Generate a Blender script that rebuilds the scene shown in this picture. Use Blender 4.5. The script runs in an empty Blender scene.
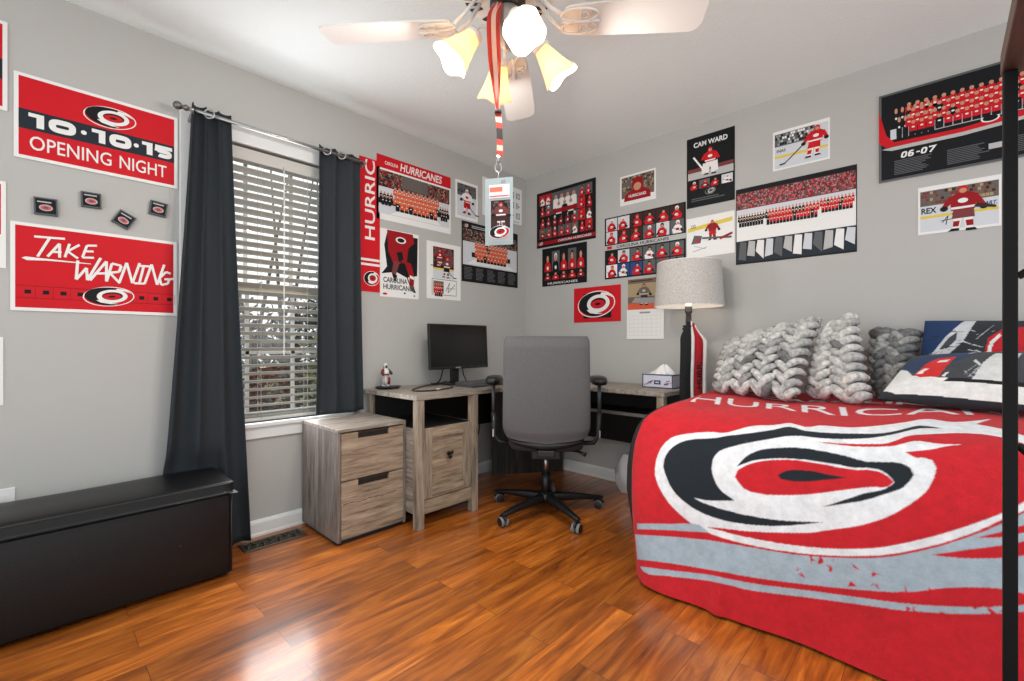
import bpy, math, random
import numpy as np
from mathutils import Vector, Matrix

random.seed(7)
C = bpy.context.scene.collection
SC = bpy.context.scene
PI = math.pi
R_ = math.radians

# ------------------------------------------------------------------ camera
cam_d = bpy.data.cameras.new('camera')
cam = bpy.data.objects.new('camera', cam_d)
C.objects.link(cam)
cam.location = (2.64, 0.0, 1.02)
cam.rotation_euler = (R_(90), 0, R_(43.4))
cam_d.lens = 16.0
cam_d.sensor_width = 36.0
cam_d.shift_y = 2.5 / 1024
cam_d.clip_start = 0.02
SC.camera = cam

# ------------------------------------------------------------------ view, world, lights
SC.view_settings.view_transform = 'Standard'
SC.view_settings.look = 'None'
SC.view_settings.gamma = 1.0
SC.view_settings.use_curve_mapping = False
SC.view_settings.exposure = 0.31
try:
    SC.cycles.use_denoising = True
    SC.cycles.max_bounces = 10
    SC.cycles.diffuse_bounces = 5
    SC.cycles.sample_clamp_indirect = 6.0
except Exception:
    pass

SKY = 1.2
world = bpy.data.worlds.new('overcast_sky')
SC.world = world
world.use_nodes = True
wn = world.node_tree
bg = wn.nodes['Background']
bg.inputs['Color'].default_value = (0.93, 0.98, 1.0, 1)
bg.inputs['Strength'].default_value = SKY

WINDOW_W = 17.0
BULB_W = 12.0


def light(name, kind, loc, power, color=(1, 1, 1), size=0.05, rot=(0, 0, 0), sy=None):
    d = bpy.data.lights.new(name, kind)
    d.energy = power
    d.color = color
    if kind == 'AREA':
        d.shape = 'RECTANGLE'
        d.size = size
        d.size_y = sy or size
    else:
        d.shadow_soft_size = size
    o = bpy.data.objects.new(name, d)
    C.objects.link(o)
    o.location = loc
    o.rotation_euler = rot
    return o


# daylight entering the room through the window opening
light('window_daylight', 'AREA', (0.012, 0.92, 1.30), WINDOW_W, (0.95, 0.97, 1.0), 1.36, (0, R_(-90), 0), 0.56)


# ------------------------------------------------------------------ materials
def lin(c):
    out = []
    for v in c[:3]:
        v = v / 255.0
        out.append(v / 12.92 if v <= 0.04045 else ((v + 0.055) / 1.055) ** 2.4)
    return (out[0], out[1], out[2], 1.0)


MATS = {}


def newmat(name):
    m = bpy.data.materials.new(name)
    m.use_nodes = True
    MATS[name] = m
    return m, m.node_tree, m.node_tree.nodes['Principled BSDF']


def mat(name, col, rough=0.6, metal=0.0, var=0.0, vscale=20, bump=0.0, bscale=60, spec=0.5, coat=0.0):
    if name in MATS:
        return MATS[name]
    m, nt, b = newmat(name)
    b.inputs['Base Color'].default_value = lin(col)
    b.inputs['Roughness'].default_value = rough
    b.inputs['Metallic'].default_value = metal
    b.inputs['Specular IOR Level'].default_value = spec
    b.inputs['Coat Weight'].default_value = coat
    if var or bump:
        tc = nt.nodes.new('ShaderNodeTexCoord')
    if var:
        n = nt.nodes.new('ShaderNodeTexNoise')
        n.inputs['Scale'].default_value = vscale
        n.inputs['Detail'].default_value = 5
        nt.links.new(tc.outputs['Object'], n.inputs['Vector'])
        r = nt.nodes.new('ShaderNodeValToRGB')
        r.color_ramp.elements[0].position = 0.3
        r.color_ramp.elements[1].position = 0.7
        r.color_ramp.elements[0].color = lin([max(0, v * (1 - var)) for v in col])
        r.color_ramp.elements[1].color = lin([min(255, v * (1 + var)) for v in col])
        nt.links.new(n.outputs['Fac'], r.inputs['Fac'])
        nt.links.new(r.outputs['Color'], b.inputs['Base Color'])
    if bump:
        n2 = nt.nodes.new('ShaderNodeTexNoise')
        n2.inputs['Scale'].default_value = bscale
        n2.inputs['Detail'].default_value = 4
        nt.links.new(tc.outputs['Object'], n2.inputs['Vector'])
        bp = nt.nodes.new('ShaderNodeBump')
        bp.inputs['Strength'].default_value = bump
        bp.inputs['Distance'].default_value = 0.01
        nt.links.new(n2.outputs['Fac'], bp.inputs['Height'])
        nt.links.new(bp.outputs['Normal'], b.inputs['Normal'])
    return m


def emis(name, col, s):
    m, nt, b = newmat(name)
    b.inputs['Base Color'].default_value = lin(col)
    b.inputs['Emission Color'].default_value = lin(col)
    b.inputs['Emission Strength'].default_value = s
    return m


def wood(name, axis, c0, c1, c2, scale=5.0, rough=0.5):
    """rustic laminate, grain running along one axis"""
    m, nt, b = newmat(name)
    tc = nt.nodes.new('ShaderNodeTexCoord')
    mp = nt.nodes.new('ShaderNodeMapping')
    s = [9.0, 9.0, 9.0]
    s['xyz'.index(axis)] = 0.9
    mp.inputs['Scale'].default_value = s
    nt.links.new(tc.outputs['Object'], mp.inputs['Vector'])
    n = nt.nodes.new('ShaderNodeTexNoise')
    n.inputs['Scale'].default_value = scale
    n.inputs['Detail'].default_value = 9
    n.inputs['Roughness'].default_value = 0.68
    n.inputs['Distortion'].default_value = 0.3
    nt.links.new(mp.outputs['Vector'], n.inputs['Vector'])
    r = nt.nodes.new('ShaderNodeValToRGB')
    e = r.color_ramp.elements
    e[0].position = 0.30
    e[0].color = lin(c0)
    e[1].position = 0.72
    e[1].color = lin(c2)
    k = e.new(0.5)
    k.color = lin(c1)
    nt.links.new(n.outputs['Fac'], r.inputs['Fac'])
    nt.links.new(r.outputs['Color'], b.inputs['Base Color'])
    b.inputs['Roughness'].default_value = rough
    return m


WALL = mat('wall_paint', (181, 180, 177), 0.75, bump=0.06, bscale=260)
CEIL = mat('ceiling_texture', (232, 239, 238), 0.9, bump=0.28, bscale=110)
TRIM = mat('white_trim_paint', (226, 227, 226), 0.35)
BLACKMETAL = mat('black_powder_coat', (6, 6, 7), 0.6, spec=0.25)
BLACKPLASTIC = mat('black_plastic', (20, 21, 23), 0.4)
DARKLAM = mat('black_laminate', (20, 19, 19), 0.5)
CHROME = mat('brushed_nickel', (176, 176, 174), 0.28, 1.0)
SILVER = mat('silver_paint', (178, 178, 176), 0.35, 0.6)
LEATHER = mat('black_leatherette', (11, 11, 12), 0.38, spec=0.35, bump=0.10, bscale=160)
LEATHER2 = mat('black_piping', (30, 30, 31), 0.4)
CURTAIN = mat('charcoal_curtain_cloth', (35, 42, 48), 0.85, var=0.05, vscale=300, bump=0.12, bscale=500)
BLINDW = mat('white_blind_slat', (206, 204, 198), 0.5)
_bn = BLINDW.node_tree
_tl = _bn.nodes.new('ShaderNodeBsdfTranslucent')
_tl.inputs['Color'].default_value = (0.85, 0.84, 0.80, 1)
_ms = _bn.nodes.new('ShaderNodeMixShader')
_ms.inputs[0].default_value = 0.12
_bn.links.new(_bn.nodes['Principled BSDF'].outputs[0], _ms.inputs[1])
_bn.links.new(_tl.outputs[0], _ms.inputs[2])
_bn.links.new(_ms.outputs[0], _bn.nodes['Material Output'].inputs['Surface'])
VINYL = mat('white_vinyl_sash', (222, 222, 218), 0.4)
BEIGE = mat('beige_sash_rail', (190, 180, 160), 0.5)
GREYFAB = mat('grey_chair_fabric', (94, 94, 95), 0.95, var=0.10, vscale=220, bump=0.2, bscale=600)
GREYFAB2 = mat('charcoal_trim_fabric', (46, 46, 48), 0.95)
CASTER = mat('caster_grey_tread', (120, 122, 124), 0.4)
G0, G1, G2 = (84, 76, 69), (146, 136, 125), (186, 176, 163)
WOODX = wood('grey_rustic_wood_x', 'x', G0, G1, G2)
WOODY = wood('grey_rustic_wood_y', 'y', G0, G1, G2)
WOODZ = wood('grey_rustic_wood_z', 'z', (70, 64, 60), (118, 110, 104), (156, 148, 140))
WOODF = wood('tan_rustic_wood_y', 'y', (82, 69, 57), (150, 132, 112), (188, 170, 148))
WOODFZ = wood('tan_rustic_wood_z', 'z', (86, 75, 65), (146, 132, 116), (180, 166, 148))
WOODGAP = mat('dark_wood_recess', (40, 33, 28), 0.7)
WOODEND = wood('dark_streaked_panel', 'z', (10, 10, 9), (40, 38, 33), (74, 70, 62), 4)
WOODBROWN = wood('brown_shelf_board', 'y', (44, 28, 20), (74, 50, 36), (96, 68, 50), 4)
FANWHITE = mat('fan_white_enamel', (232, 230, 226), 0.35)
LINEN = mat('grey_linen_shade', (186, 183, 178), 0.95, var=0.10, vscale=160, bump=0.2, bscale=300)
SHADEIN = mat('white_shade_lining', (245, 243, 238), 0.8)
PAPER = mat('white_paper', (226, 226, 223), 0.6)
BRONZE = mat('vent_bronze_frame', (92, 84, 74), 0.35, 0.7)


def floor_material():
    m, nt, b = newmat('orange_wood_laminate')
    L = nt.links
    tc = nt.nodes.new('ShaderNodeTexCoord')
    mp = nt.nodes.new('ShaderNodeMapping')
    mp.inputs['Rotation'].default_value = (0, 0, R_(90))
    mp.inputs['Location'].default_value = (0.25, 0.062, 0)
    L.new(tc.outputs['Object'], mp.inputs['Vector'])
    br = nt.nodes.new('ShaderNodeTexBrick')
    br.offset = 0.37
    br.offset_frequency = 2
    br.inputs['Scale'].default_value = 1.0
    br.inputs['Brick Width'].default_value = 0.95
    br.inputs['Row Height'].default_value = 0.124
    br.inputs['Mortar Size'].default_value = 0.0011
    br.inputs['Mortar Smooth'].default_value = 0.2
    br.inputs['Color1'].default_value = (0, 0, 0, 1)
    br.inputs['Color2'].default_value = (1, 1, 1, 1)
    br.inputs['Mortar'].default_value = (0.5, 0.5, 0.5, 1)
    L.new(mp.outputs['Vector'], br.inputs['Vector'])
    # grain
    off = nt.nodes.new('ShaderNodeVectorMath')
    off.operation = 'MULTIPLY_ADD'
    L.new(br.outputs['Color'], off.inputs[0])
    off.inputs[1].default_value = (7.3, 3.1, 5.0)
    L.new(mp.outputs['Vector'], off.inputs[2])
    mp2 = nt.nodes.new('ShaderNodeMapping')
    mp2.inputs['Scale'].default_value = (1.1, 9, 1)
    L.new(off.outputs[0], mp2.inputs['Vector'])
    n = nt.nodes.new('ShaderNodeTexNoise')
    n.inputs['Scale'].default_value = 2.2
    n.inputs['Detail'].default_value = 8
    n.inputs['Roughness'].default_value = 0.62
    n.inputs['Distortion'].default_value = 0.9
    L.new(mp2.outputs['Vector'], n.inputs['Vector'])
    r = nt.nodes.new('ShaderNodeValToRGB')
    e = r.color_ramp.elements
    e[0].position = 0.28
    e[0].color = lin((104, 52, 18))
    e[1].position = 0.74
    e[1].color = lin((222, 138, 54))
    k = e.new(0.47)
    k.color = lin((164, 88, 28))
    k = e.new(0.58)
    k.color = lin((192, 108, 36))
    L.new(n.outputs['Fac'], r.inputs['Fac'])
    # per plank tone
    tone = nt.nodes.new('ShaderNodeMapRange')
    tone.inputs['To Min'].default_value = 0.60
    tone.inputs['To Max'].default_value = 1.18
    L.new(br.outputs['Color'], tone.inputs['Value'])
    mul = nt.nodes.new('ShaderNodeMix')
    mul.data_type = 'RGBA'
    mul.blend_type = 'MULTIPLY'
    mul.inputs['Factor'].default_value = 1.0
    L.new(r.outputs['Color'], mul.inputs['A'])
    L.new(tone.outputs['Result'], mul.inputs['B'])
    mp3 = nt.nodes.new('ShaderNodeMapping')
    mp3.inputs['Scale'].default_value = (2.2, 70, 1)
    L.new(off.outputs[0], mp3.inputs['Vector'])
    n3 = nt.nodes.new('ShaderNodeTexNoise')
    n3.inputs['Scale'].default_value = 2.0
    n3.inputs['Detail'].default_value = 6
    n3.inputs['Roughness'].default_value = 0.7
    L.new(mp3.outputs['Vector'], n3.inputs['Vector'])
    t3 = nt.nodes.new('ShaderNodeMapRange')
    t3.inputs['From Min'].default_value = 0.3
    t3.inputs['From Max'].default_value = 0.7
    t3.inputs['To Min'].default_value = 0.74
    t3.inputs['To Max'].default_value = 1.16
    L.new(n3.outputs['Fac'], t3.inputs['Value'])
    mul2 = nt.nodes.new('ShaderNodeMix')
    mul2.data_type = 'RGBA'
    mul2.blend_type = 'MULTIPLY'
    mul2.inputs['Factor'].default_value = 1.0
    L.new(mul.outputs['Result'], mul2.inputs['A'])
    L.new(t3.outputs['Result'], mul2.inputs['B'])
    mul = mul2
    # seams
    seam = nt.nodes.new('ShaderNodeMix')
    seam.data_type = 'RGBA'
    L.new(br.outputs['Fac'], seam.inputs['Factor'])
    L.new(mul.outputs['Result'], seam.inputs['A'])
    seam.inputs['B'].default_value = lin((92, 54, 28))
    L.new(seam.outputs['Result'], b.inputs['Base Color'])
    b.inputs['Roughness'].default_value = 0.36
    b.inputs['Specular IOR Level'].default_value = 0.35
    b.inputs['Coat Weight'].default_value = 1.0
    b.inputs['Coat Roughness'].default_value = 0.17
    b.inputs['Coat IOR'].default_value = 1.42
    return m


FLOOR = floor_material()


# ------------------------------------------------------------------ mesh builder
class MB:
    def __init__(s):
        s.v = []
        s.f = []
        s.mi = []
        s.mats = []
        s.M = None

    def slot(s, m):
        if m not in s.mats:
            s.mats.append(m)
        return s.mats.index(m)

    def add(s, vs, fs, m):
        k = len(s.v)
        if s.M is not None:
            vs = [tuple(s.M @ Vector(p)) for p in vs]
        s.v.extend(vs)
        i = s.slot(m)
        for f in fs:
            s.f.append([k + q for q in f])
            s.mi.append(i)

    def box(s, x0, x1, y0, y1, z0, z1, m):
        vs = [(x0, y0, z0), (x1, y0, z0), (x1, y1, z0), (x0, y1, z0), (x0, y0, z1), (x1, y0, z1), (x1, y1, z1), (x0, y1, z1)]
        s.add(vs, [(0, 3, 2, 1), (4, 5, 6, 7), (0, 1, 5, 4), (1, 2, 6, 5), (2, 3, 7, 6), (3, 0, 4, 7)], m)

    def tube(s, pts, r, m, n=8, cap=True, closed=False):
        pts = [Vector(p) for p in pts]
        N = len(pts)
        rs = r if isinstance(r, (list, tuple)) else [r] * N
        vs = []
        prev = None
        for i, p in enumerate(pts):
            if closed:
                t = pts[(i + 1) % N] - pts[i - 1]
            else:
                t = pts[min(i + 1, N - 1)] - pts[max(i - 1, 0)]
            t.normalize()
            if prev is None:
                a = Vector((0, 0, 1)) if abs(t.z) < 0.9 else Vector((1, 0, 0))
                u = t.cross(a).normalized()
            else:
                u = (prev - t * prev.dot(t))
                u = u.normalized() if u.length > 1e-6 else t.orthogonal().normalized()
            prev = u
            w = t.cross(u)
            for k in range(n):
                a = 2 * PI * k / n
                vs.append(tuple(p + (u * math.cos(a) + w * math.sin(a)) * rs[i]))
        fs = []
        M = N if closed else N - 1
        for i in range(M):
            for k in range(n):
                a = i * n + k
                b = i * n + (k + 1) % n
                c = ((i + 1) % N) * n + (k + 1) % n
                d = ((i + 1) % N) * n + k
                fs.append((a, b, c, d))
        if cap and not closed:
            fs.append(tuple(range(n - 1, -1, -1)))
            fs.append(tuple(range((N - 1) * n, N * n)))
        s.add(vs, fs, m)

    def lathe(s, c, prof, m, n=24, axis=(0, 0, 1), caps=True, ang=0.0):
        """prof: list of (radius, height) along axis from c"""
        ax = Vector(axis).normalized()
        u = ax.orthogonal().normalized() if abs(ax.z) < 0.999 else Vector((1, 0, 0))
        w = ax.cross(u)
        c = Vector(c)
        vs = []
        for r, h in prof:
            for k in range(n):
                a = 2 * PI * k / n + ang
                vs.append(tuple(c + ax * h + (u * math.cos(a) + w * math.sin(a)) * r))
        fs = []
        for i in range(len(prof) - 1):
            for k in range(n):
                fs.append((i * n + k, i * n + (k + 1) % n, (i + 1) * n + (k + 1) % n, (i + 1) * n + k))
        if caps:
            fs.append(tuple(range(n - 1, -1, -1)))
            fs.append(tuple(range((len(prof) - 1) * n, len(prof) * n)))
        s.add(vs, fs, m)

    def ball(s, c, rx, ry, rz, m, nu=12, nv=8, rot=None):
        vs = []
        for j in range(nv + 1):
            th = PI * j / nv
            for i in range(nu):
                ph = 2 * PI * i / nu
                p = Vector((rx * math.sin(th) * math.cos(ph), ry * math.sin(th) * math.sin(ph), rz * math.cos(th)))
                if rot is not None:
                    p = rot @ p
                vs.append((c[0] + p.x, c[1] + p.y, c[2] + p.z))
        fs = []
        for j in range(nv):
            for i in range(nu):
                fs.append((j * nu + i, (j + 1) * nu + i, (j + 1) * nu + (i + 1) % nu, j * nu + (i + 1) % nu))
        s.add(vs, fs, m)

    def prism(s, poly, z0, z1, m):
        n = len(poly)
        vs = [(x, y, z0) for x, y in poly] + [(x, y, z1) for x, y in poly]
        fs = [tuple(range(n - 1, -1, -1)), tuple(range(n, 2 * n))]
        for i in range(n):
            j = (i + 1) % n
            fs.append((i, j, n + j, n + i))
        s.add(vs, fs, m)

    def grid(s, P, m, closed_u=False):
        """P: rows of points"""
        nr, nc = len(P), len(P[0])
        vs = [tuple(p) for row in P for p in row]
        fs = []
        for i in range(nr - 1):
            for k in range(nc if closed_u else nc - 1):
                fs.append((i * nc + k, i * nc + (k + 1) % nc, (i + 1) * nc + (k + 1) % nc, (i + 1) * nc + k))
        s.add(vs, fs, m)

    def build(s, name, parent=None, smooth=False, bevel=0.0, seg=2, subsurf=0, solid=0.0):
        me = bpy.data.meshes.new(name)
        o0 = Vector((0, 0, 0))
        q = parent
        while q is not None:
            o0 = o0 + q.location
            q = q.parent
        me.from_pydata([(x - o0.x, y - o0.y, z - o0.z) for x, y, z in s.v], [], s.f)
        for m in s.mats:
            me.materials.append(m)
        me.polygons.foreach_set('material_index', s.mi)
        if smooth:
            me.polygons.foreach_set('use_smooth', [True] * len(me.polygons))
        me.update()
        o = bpy.data.objects.new(name, me)
        C.objects.link(o)
        if parent is not None:
            o.parent = parent
        if solid:
            md = o.modifiers.new('solid', 'SOLIDIFY')
            md.thickness = solid
            md.offset = 0
        if bevel:
            md = o.modifiers.new('bevel', 'BEVEL')
            md.width = bevel
            md.segments = seg
            md.limit_method = 'ANGLE'
        if subsurf:
            md = o.modifiers.new('sub', 'SUBSURF')
            md.levels = subsurf
            md.render_levels = subsurf
        return o


def tag(o, label=None, cat=None, group=None, kind=None):
    if label:
        o['label'] = label
    if cat:
        o['category'] = cat
    if group:
        o['group'] = group
    if kind:
        o['kind'] = kind
    return o


def thing(name, label, cat, loc=(0, 0, 0), group=None):
    o = bpy.data.objects.new(name, None)
    o.empty_display_size = 0.05
    C.objects.link(o)
    o.location = loc
    return tag(o, label, cat, group)


def struct(o):
    o['kind'] = 'structure'
    return o


def bez(p0, p1, p2, p3, n=12):
    out = []
    for i in range(n + 1):
        t = i / n
        out.append(tuple((1 - t) ** 3 * a + 3 * (1 - t) ** 2 * t * b + 3 * (1 - t) * t * t * c + t ** 3 * d for a, b, c, d in zip(p0, p1, p2, p3)))
    return out


def catmull(pts, n=8):
    P = [pts[0]] + list(pts) + [pts[-1]]
    out = []
    for i in range(1, len(P) - 2):
        for k in range(n):
            t = k / n
            out.append(tuple(0.5 * (2 * b + (c - a) * t + (2 * a - 5 * b + 4 * c - d) * t * t + (3 * b - a - 3 * c + d) * t ** 3)
                             for a, b, c, d in zip(P[i - 1], P[i], P[i + 1], P[i + 2])))
    out.append(tuple(pts[-1]))
    return out


# ------------------------------------------------------------------ room shell
H = 2.44
YB = 2.967           # back wall
XR = 4.0             # right hand wall
YF = -0.9
WY0, WY1, WZ0, WZ1 = 0.56, 1.27, 0.60, 2.05    # window opening

b = MB()
b.box(-0.12, XR + 0.1, YF, YB + 0.1, -0.05, 0, FLOOR)
struct(b.build('floor'))
b = MB()
b.prism([(-0.12, YF), (0.815, YF), (4.1, 2.22), (4.1, YB + 0.1), (-0.12, YB + 0.1)], H, H + 0.08, CEIL)
struct(b.build('ceiling'))
b = MB()
b.box(-0.12, 0, YF, WY0, 0, H, WALL)
b.box(-0.12, 0, WY1, YB, 0, H, WALL)
b.box(-0.12, 0, WY0, WY1, 0, WZ0, WALL)
b.box(-0.12, 0, WY0, WY1, WZ1, H, WALL)
struct(b.build('wall_left'))
b = MB()
b.box(-0.12, XR + 0.1, YB, YB + 0.1, 0, H, WALL)
struct(b.build('wall_back'))


def baseboard(name, pts, d):
    """d: inward direction"""
    b = MB()
    (x0, y0), (x1, y1) = pts
    dx, dy = d
    prof = [(0, 0.0), (0.017, 0.0), (0.017, 0.012), (0.014, 0.016), (0.014, 0.066), (0.010, 0.076), (0.006, 0.082), (0, 0.084)]
    A = [(x0 + dx * p, y0 + dy * p, z) for p, z in prof]
    B = [(x1 + dx * p, y1 + dy * p, z) for p, z in prof]
    n = len(prof)
    vs = A + B
    fs = [(i, i + 1, n + i + 1, n + i) for i in range(n - 1)] + [tuple(range(n)), tuple(range(2 * n - 1, n - 1, -1))]
    b.add(vs, fs, TRIM)
    struct(b.build(name))


baseboard('baseboard_left', ((0, YF), (0, YB)), (1, 0))
baseboard('baseboard_back', ((0, YB), (XR, YB)), (0, -1))

# ------------------------------------------------------------------ window
win = bpy.data.objects.new('window_1', None)
C.objects.link(win)
win.location = (0, (WY0 + WY1) / 2, WZ0)
struct(win)
b = MB()
cw = 0.075
b.box(0, 0.018, WY0 - cw, WY0, WZ0 - 0.0, WZ1 + 0.09, TRIM)
b.box(0, 0.018, WY1, WY1 + cw, WZ0 - 0.0, WZ1 + 0.09, TRIM)
b.box(0, 0.018, WY0, WY1, WZ1, WZ1 + 0.09, TRIM)
b.build('casing', win, bevel=0.003)
b = MB()
b.box(-0.05, 0.034, WY0 - cw - 0.01, WY1 + cw + 0.01, WZ0 - 0.024, WZ0, TRIM)
b.build('sill', win, bevel=0.005)
b = MB()
b.box(0, 0.016, WY0 - cw, WY1 + cw, WZ0 - 0.085, WZ0 - 0.024, TRIM)
b.build('apron', win, bevel=0.003)
b = MB()
ZM = 1.315
for z0, z1, xo in ((WZ0 + 0.0, ZM + 0.02, -0.085), (ZM - 0.02, WZ1, -0.112)):
    for y0, y1 in ((WY0, WY0 + 0.04), (WY1 - 0.04, WY1)):
        b.box(xo, xo + 0.026, y0, y1, z0, z1, VINYL)
    b.box(xo, xo + 0.026, WY0, WY1, z0, z0 + 0.045, BEIGE if z0 > 1 else VINYL)
    b.box(xo, xo + 0.026, WY0, WY1, z1 - 0.045, z1, BEIGE if z1 < 1.5 else VINYL)
    for yy in (WY0 + 0.237, WY1 - 0.237):
        b.box(xo + 0.006, xo + 0.02, yy - 0.009, yy + 0.009, z0, z1, VINYL)
    if z0 < 1:
        zz = (z0 + z1) / 2
        b.box(xo + 0.006, xo + 0.02, WY0, WY1, zz - 0.008, zz + 0.008, VINYL)
b.build('sash', win)
gm, gnt, gb = newmat('window_glass')
for n_ in list(gnt.nodes):
    gnt.nodes.remove(n_)
go = gnt.nodes.new('ShaderNodeOutputMaterial')
gmix = gnt.nodes.new('ShaderNodeMixShader')
gmix.inputs[0].default_value = 0.06
gt = gnt.nodes.new('ShaderNodeBsdfTransparent')
gg = gnt.nodes.new('ShaderNodeBsdfGlossy')
gg.inputs['Roughness'].default_value = 0.02
gnt.links.new(gt.outputs[0], gmix.inputs[1])
gnt.links.new(gg.outputs[0], gmix.inputs[2])
gnt.links.new(gmix.outputs[0], go.inputs['Surface'])
for z0, z1, xo in ((WZ0 + 0.045, ZM - 0.02, -0.072), (ZM + 0.02, WZ1 - 0.045, -0.1)):
    b = MB()
    b.box(xo - 0.002, xo + 0.001, WY0 + 0.04, WY1 - 0.04, z0, z1, gm)
    b.build('pane', win)

# blind
bl = thing('window_blind', 'white horizontal slat blind filling the window between the charcoal curtains', 'blind', (-0.03, 0.915, WZ0))
b = MB()
pitch = 0.043
z = WZ0 + 0.045
while z < 1.965:
    # crowned slat, room edge raised a touch
    yv = (WY0 + 0.012, WY1 - 0.012)
    prof = [(-0.054, -0.0105), (-0.042, -0.0048), (-0.030, -0.0004), (-0.018, 0.0035), (-0.006, 0.0065)]
    P = []
    for y in yv:
        P.append([(x, y, z + dz) for x, dz in prof] + [(x, y, z + dz - 0.003) for x, dz in reversed(prof)])
    b.grid(P, BLINDW, closed_u=True)
    z += pitch
b.build('slats', bl)
b = MB()
b.box(-0.058, 0.004, WY0 + 0.006, WY1 - 0.006, 1.972, 2.036, BLINDW)
b.build('valance', bl, bevel=0.004)
b = MB()
b.box(-0.052, -0.008, WY0 + 0.012, WY1 - 0.012, WZ0 + 0.003, WZ0 + 0.022, BLINDW)
b.build('bottom_rail', bl, bevel=0.004)
b = MB()
cordm = mat('ladder_cord', (186, 184, 178), 0.8)
for y in (WY0 + 0.1, 0.845, 1.09, WY1 - 0.1):
    for x in (-0.0565, -0.0035):
        b.tube([(x, y, WZ0 + 0.01), (x, y, 1.98)], 0.0014, cordm, 5)
b.build('ladder_cord', bl)
b = MB()
b.tube([(0.006, 0.955, 1.985), (0.013, 0.957, 1.96), (0.014, 0.956, 0.95)], 0.0026, mat('clear_wand', (150, 148, 143), 0.4), 6)
b.build('tilt_wand', bl)

# curtain rod
rod = thing('curtain_rod', 'brushed nickel curtain rod above the window with a round finial at its end', 'curtain rod', (0.0, 0.9, 2.11))
b = MB()
b.tube([(0.088, 0.50, 2.112), (0.088, 1.40, 2.112)], 0.0095, CHROME, 14)
b.build('pole', rod, smooth=True)
b = MB()
b.lathe((0.088, 0.503, 2.112), [(0.010, 0), (0.014, 0.004), (0.014, 0.012), (0.009, 0.018), (0.009, 0.022), (0.015, 0.028), (0.019, 0.038), (0.017, 0.048), (0.010, 0.055), (0.003, 0.058)],
        mat('dark_nickel', (120, 119, 116), 0.35, 0.9), 16, (0, -1, 0))
b.build('finial', rod, smooth=True)
for y in (0.520, 1.385):
    b = MB()
    b.tube([(0.0, y, 2.075), (0.04, y, 2.09), (0.088, y, 2.100)], 0.007, CHROME, 8)
    b.box(0, 0.006, y - 0.012, y + 0.012, 2.04, 2.11, CHROME)
    b.tube([(0.088 + 0.0135 * math.cos(a), y, 2.112 + 0.0135 * math.sin(a)) for a in [PI * (1 + k / 8) for k in range(9)]], 0.004, CHROME, 6)
    b.build('bracket', rod)


def curtain(name, label, y_top, y_bot, z_top, z_bot, folds, amp, gy, squeeze=None, ph=0.0):
    t = thing(name, label, 'curtain', (0.06, (y_bot[0] + y_bot[1]) / 2, z_bot), 'charcoal grommet curtains at the window')
    b = MB()
    NU, NV = 160, 60
    P = []
    for j in range(NV + 1):
        v = j / NV
        zz = z_top + (z_bot - z_top) * v
        e = v ** 1.1
        ya = y_top[0] + (y_bot[0] - y_top[0]) * e
        yb = y_top[1] + (y_bot[1] - y_top[1]) * e
        row = []
        for i in range(NU + 1):
            u = i / NU
            y = ya + (yb - ya) * u
            w = math.sin(2 * PI * folds * u + ph + 0.25 * math.sin(3 * v))
            sh = w
            a = amp * (0.75 + 0.10 * v) * (1 + 0.25 * math.sin(5.1 * u + 1 + v))
            x = 0.072 + a * sh + 0.006 * math.sin(9 * u + 4 * v)
            y += 0.010 * math.cos(2 * PI * folds * u + ph) * (1 - 0.5 * v)
            if squeeze is not None:
                k = max(0.0, min(1.0, (0.52 - zz) / 0.1)) * max(0.0, min(1.0, (squeeze - y) / 0.03))
                x = x * (1 - k) + (0.034 + 0.006 * sh) * k
            # upper hem ripple
            row.append((x, y, zz + 0.004 * math.sin(7 * u) * v))
        P.append(row)
    b.grid(P, CURTAIN)
    b.build('panel', t, smooth=True, solid=0.004)
    for y in gy:
        b = MB()
        ring = [(0.088 + 0.021 * math.cos(a), y + 0.006 * math.cos(a), 2.112 + 0.021 * math.sin(a)) for a in [2 * PI * k / 20 for k in range(20)]]
        ring = [(0.088 + 0.012 * math.cos(a) + 0.012, y + 0.017 * math.cos(a), 2.112 + 0.021 * math.sin(a)) for a in [2 * PI * k / 20 for k in range(20)]]
        b.tube(ring, 0.0045, CHROME, 8, closed=True)
        b.build('grommet', t, smooth=True)
    return t


curtain('curtain', 'long charcoal grommet curtain left of the window behind the black bench',
        (0.512, 0.672), (0.385, 0.765), 2.146, 0.012, 3.0, 0.024, (0.585,), squeeze=0.665, ph=0.4)
curtain('curtain', 'charcoal grommet curtain right of the window behind the filing cabinet',
        (1.125, 1.372), (1.105, 1.402), 2.142, 0.610, 2.5, 0.020, (1.158, 1.245), ph=2.2)

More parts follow.
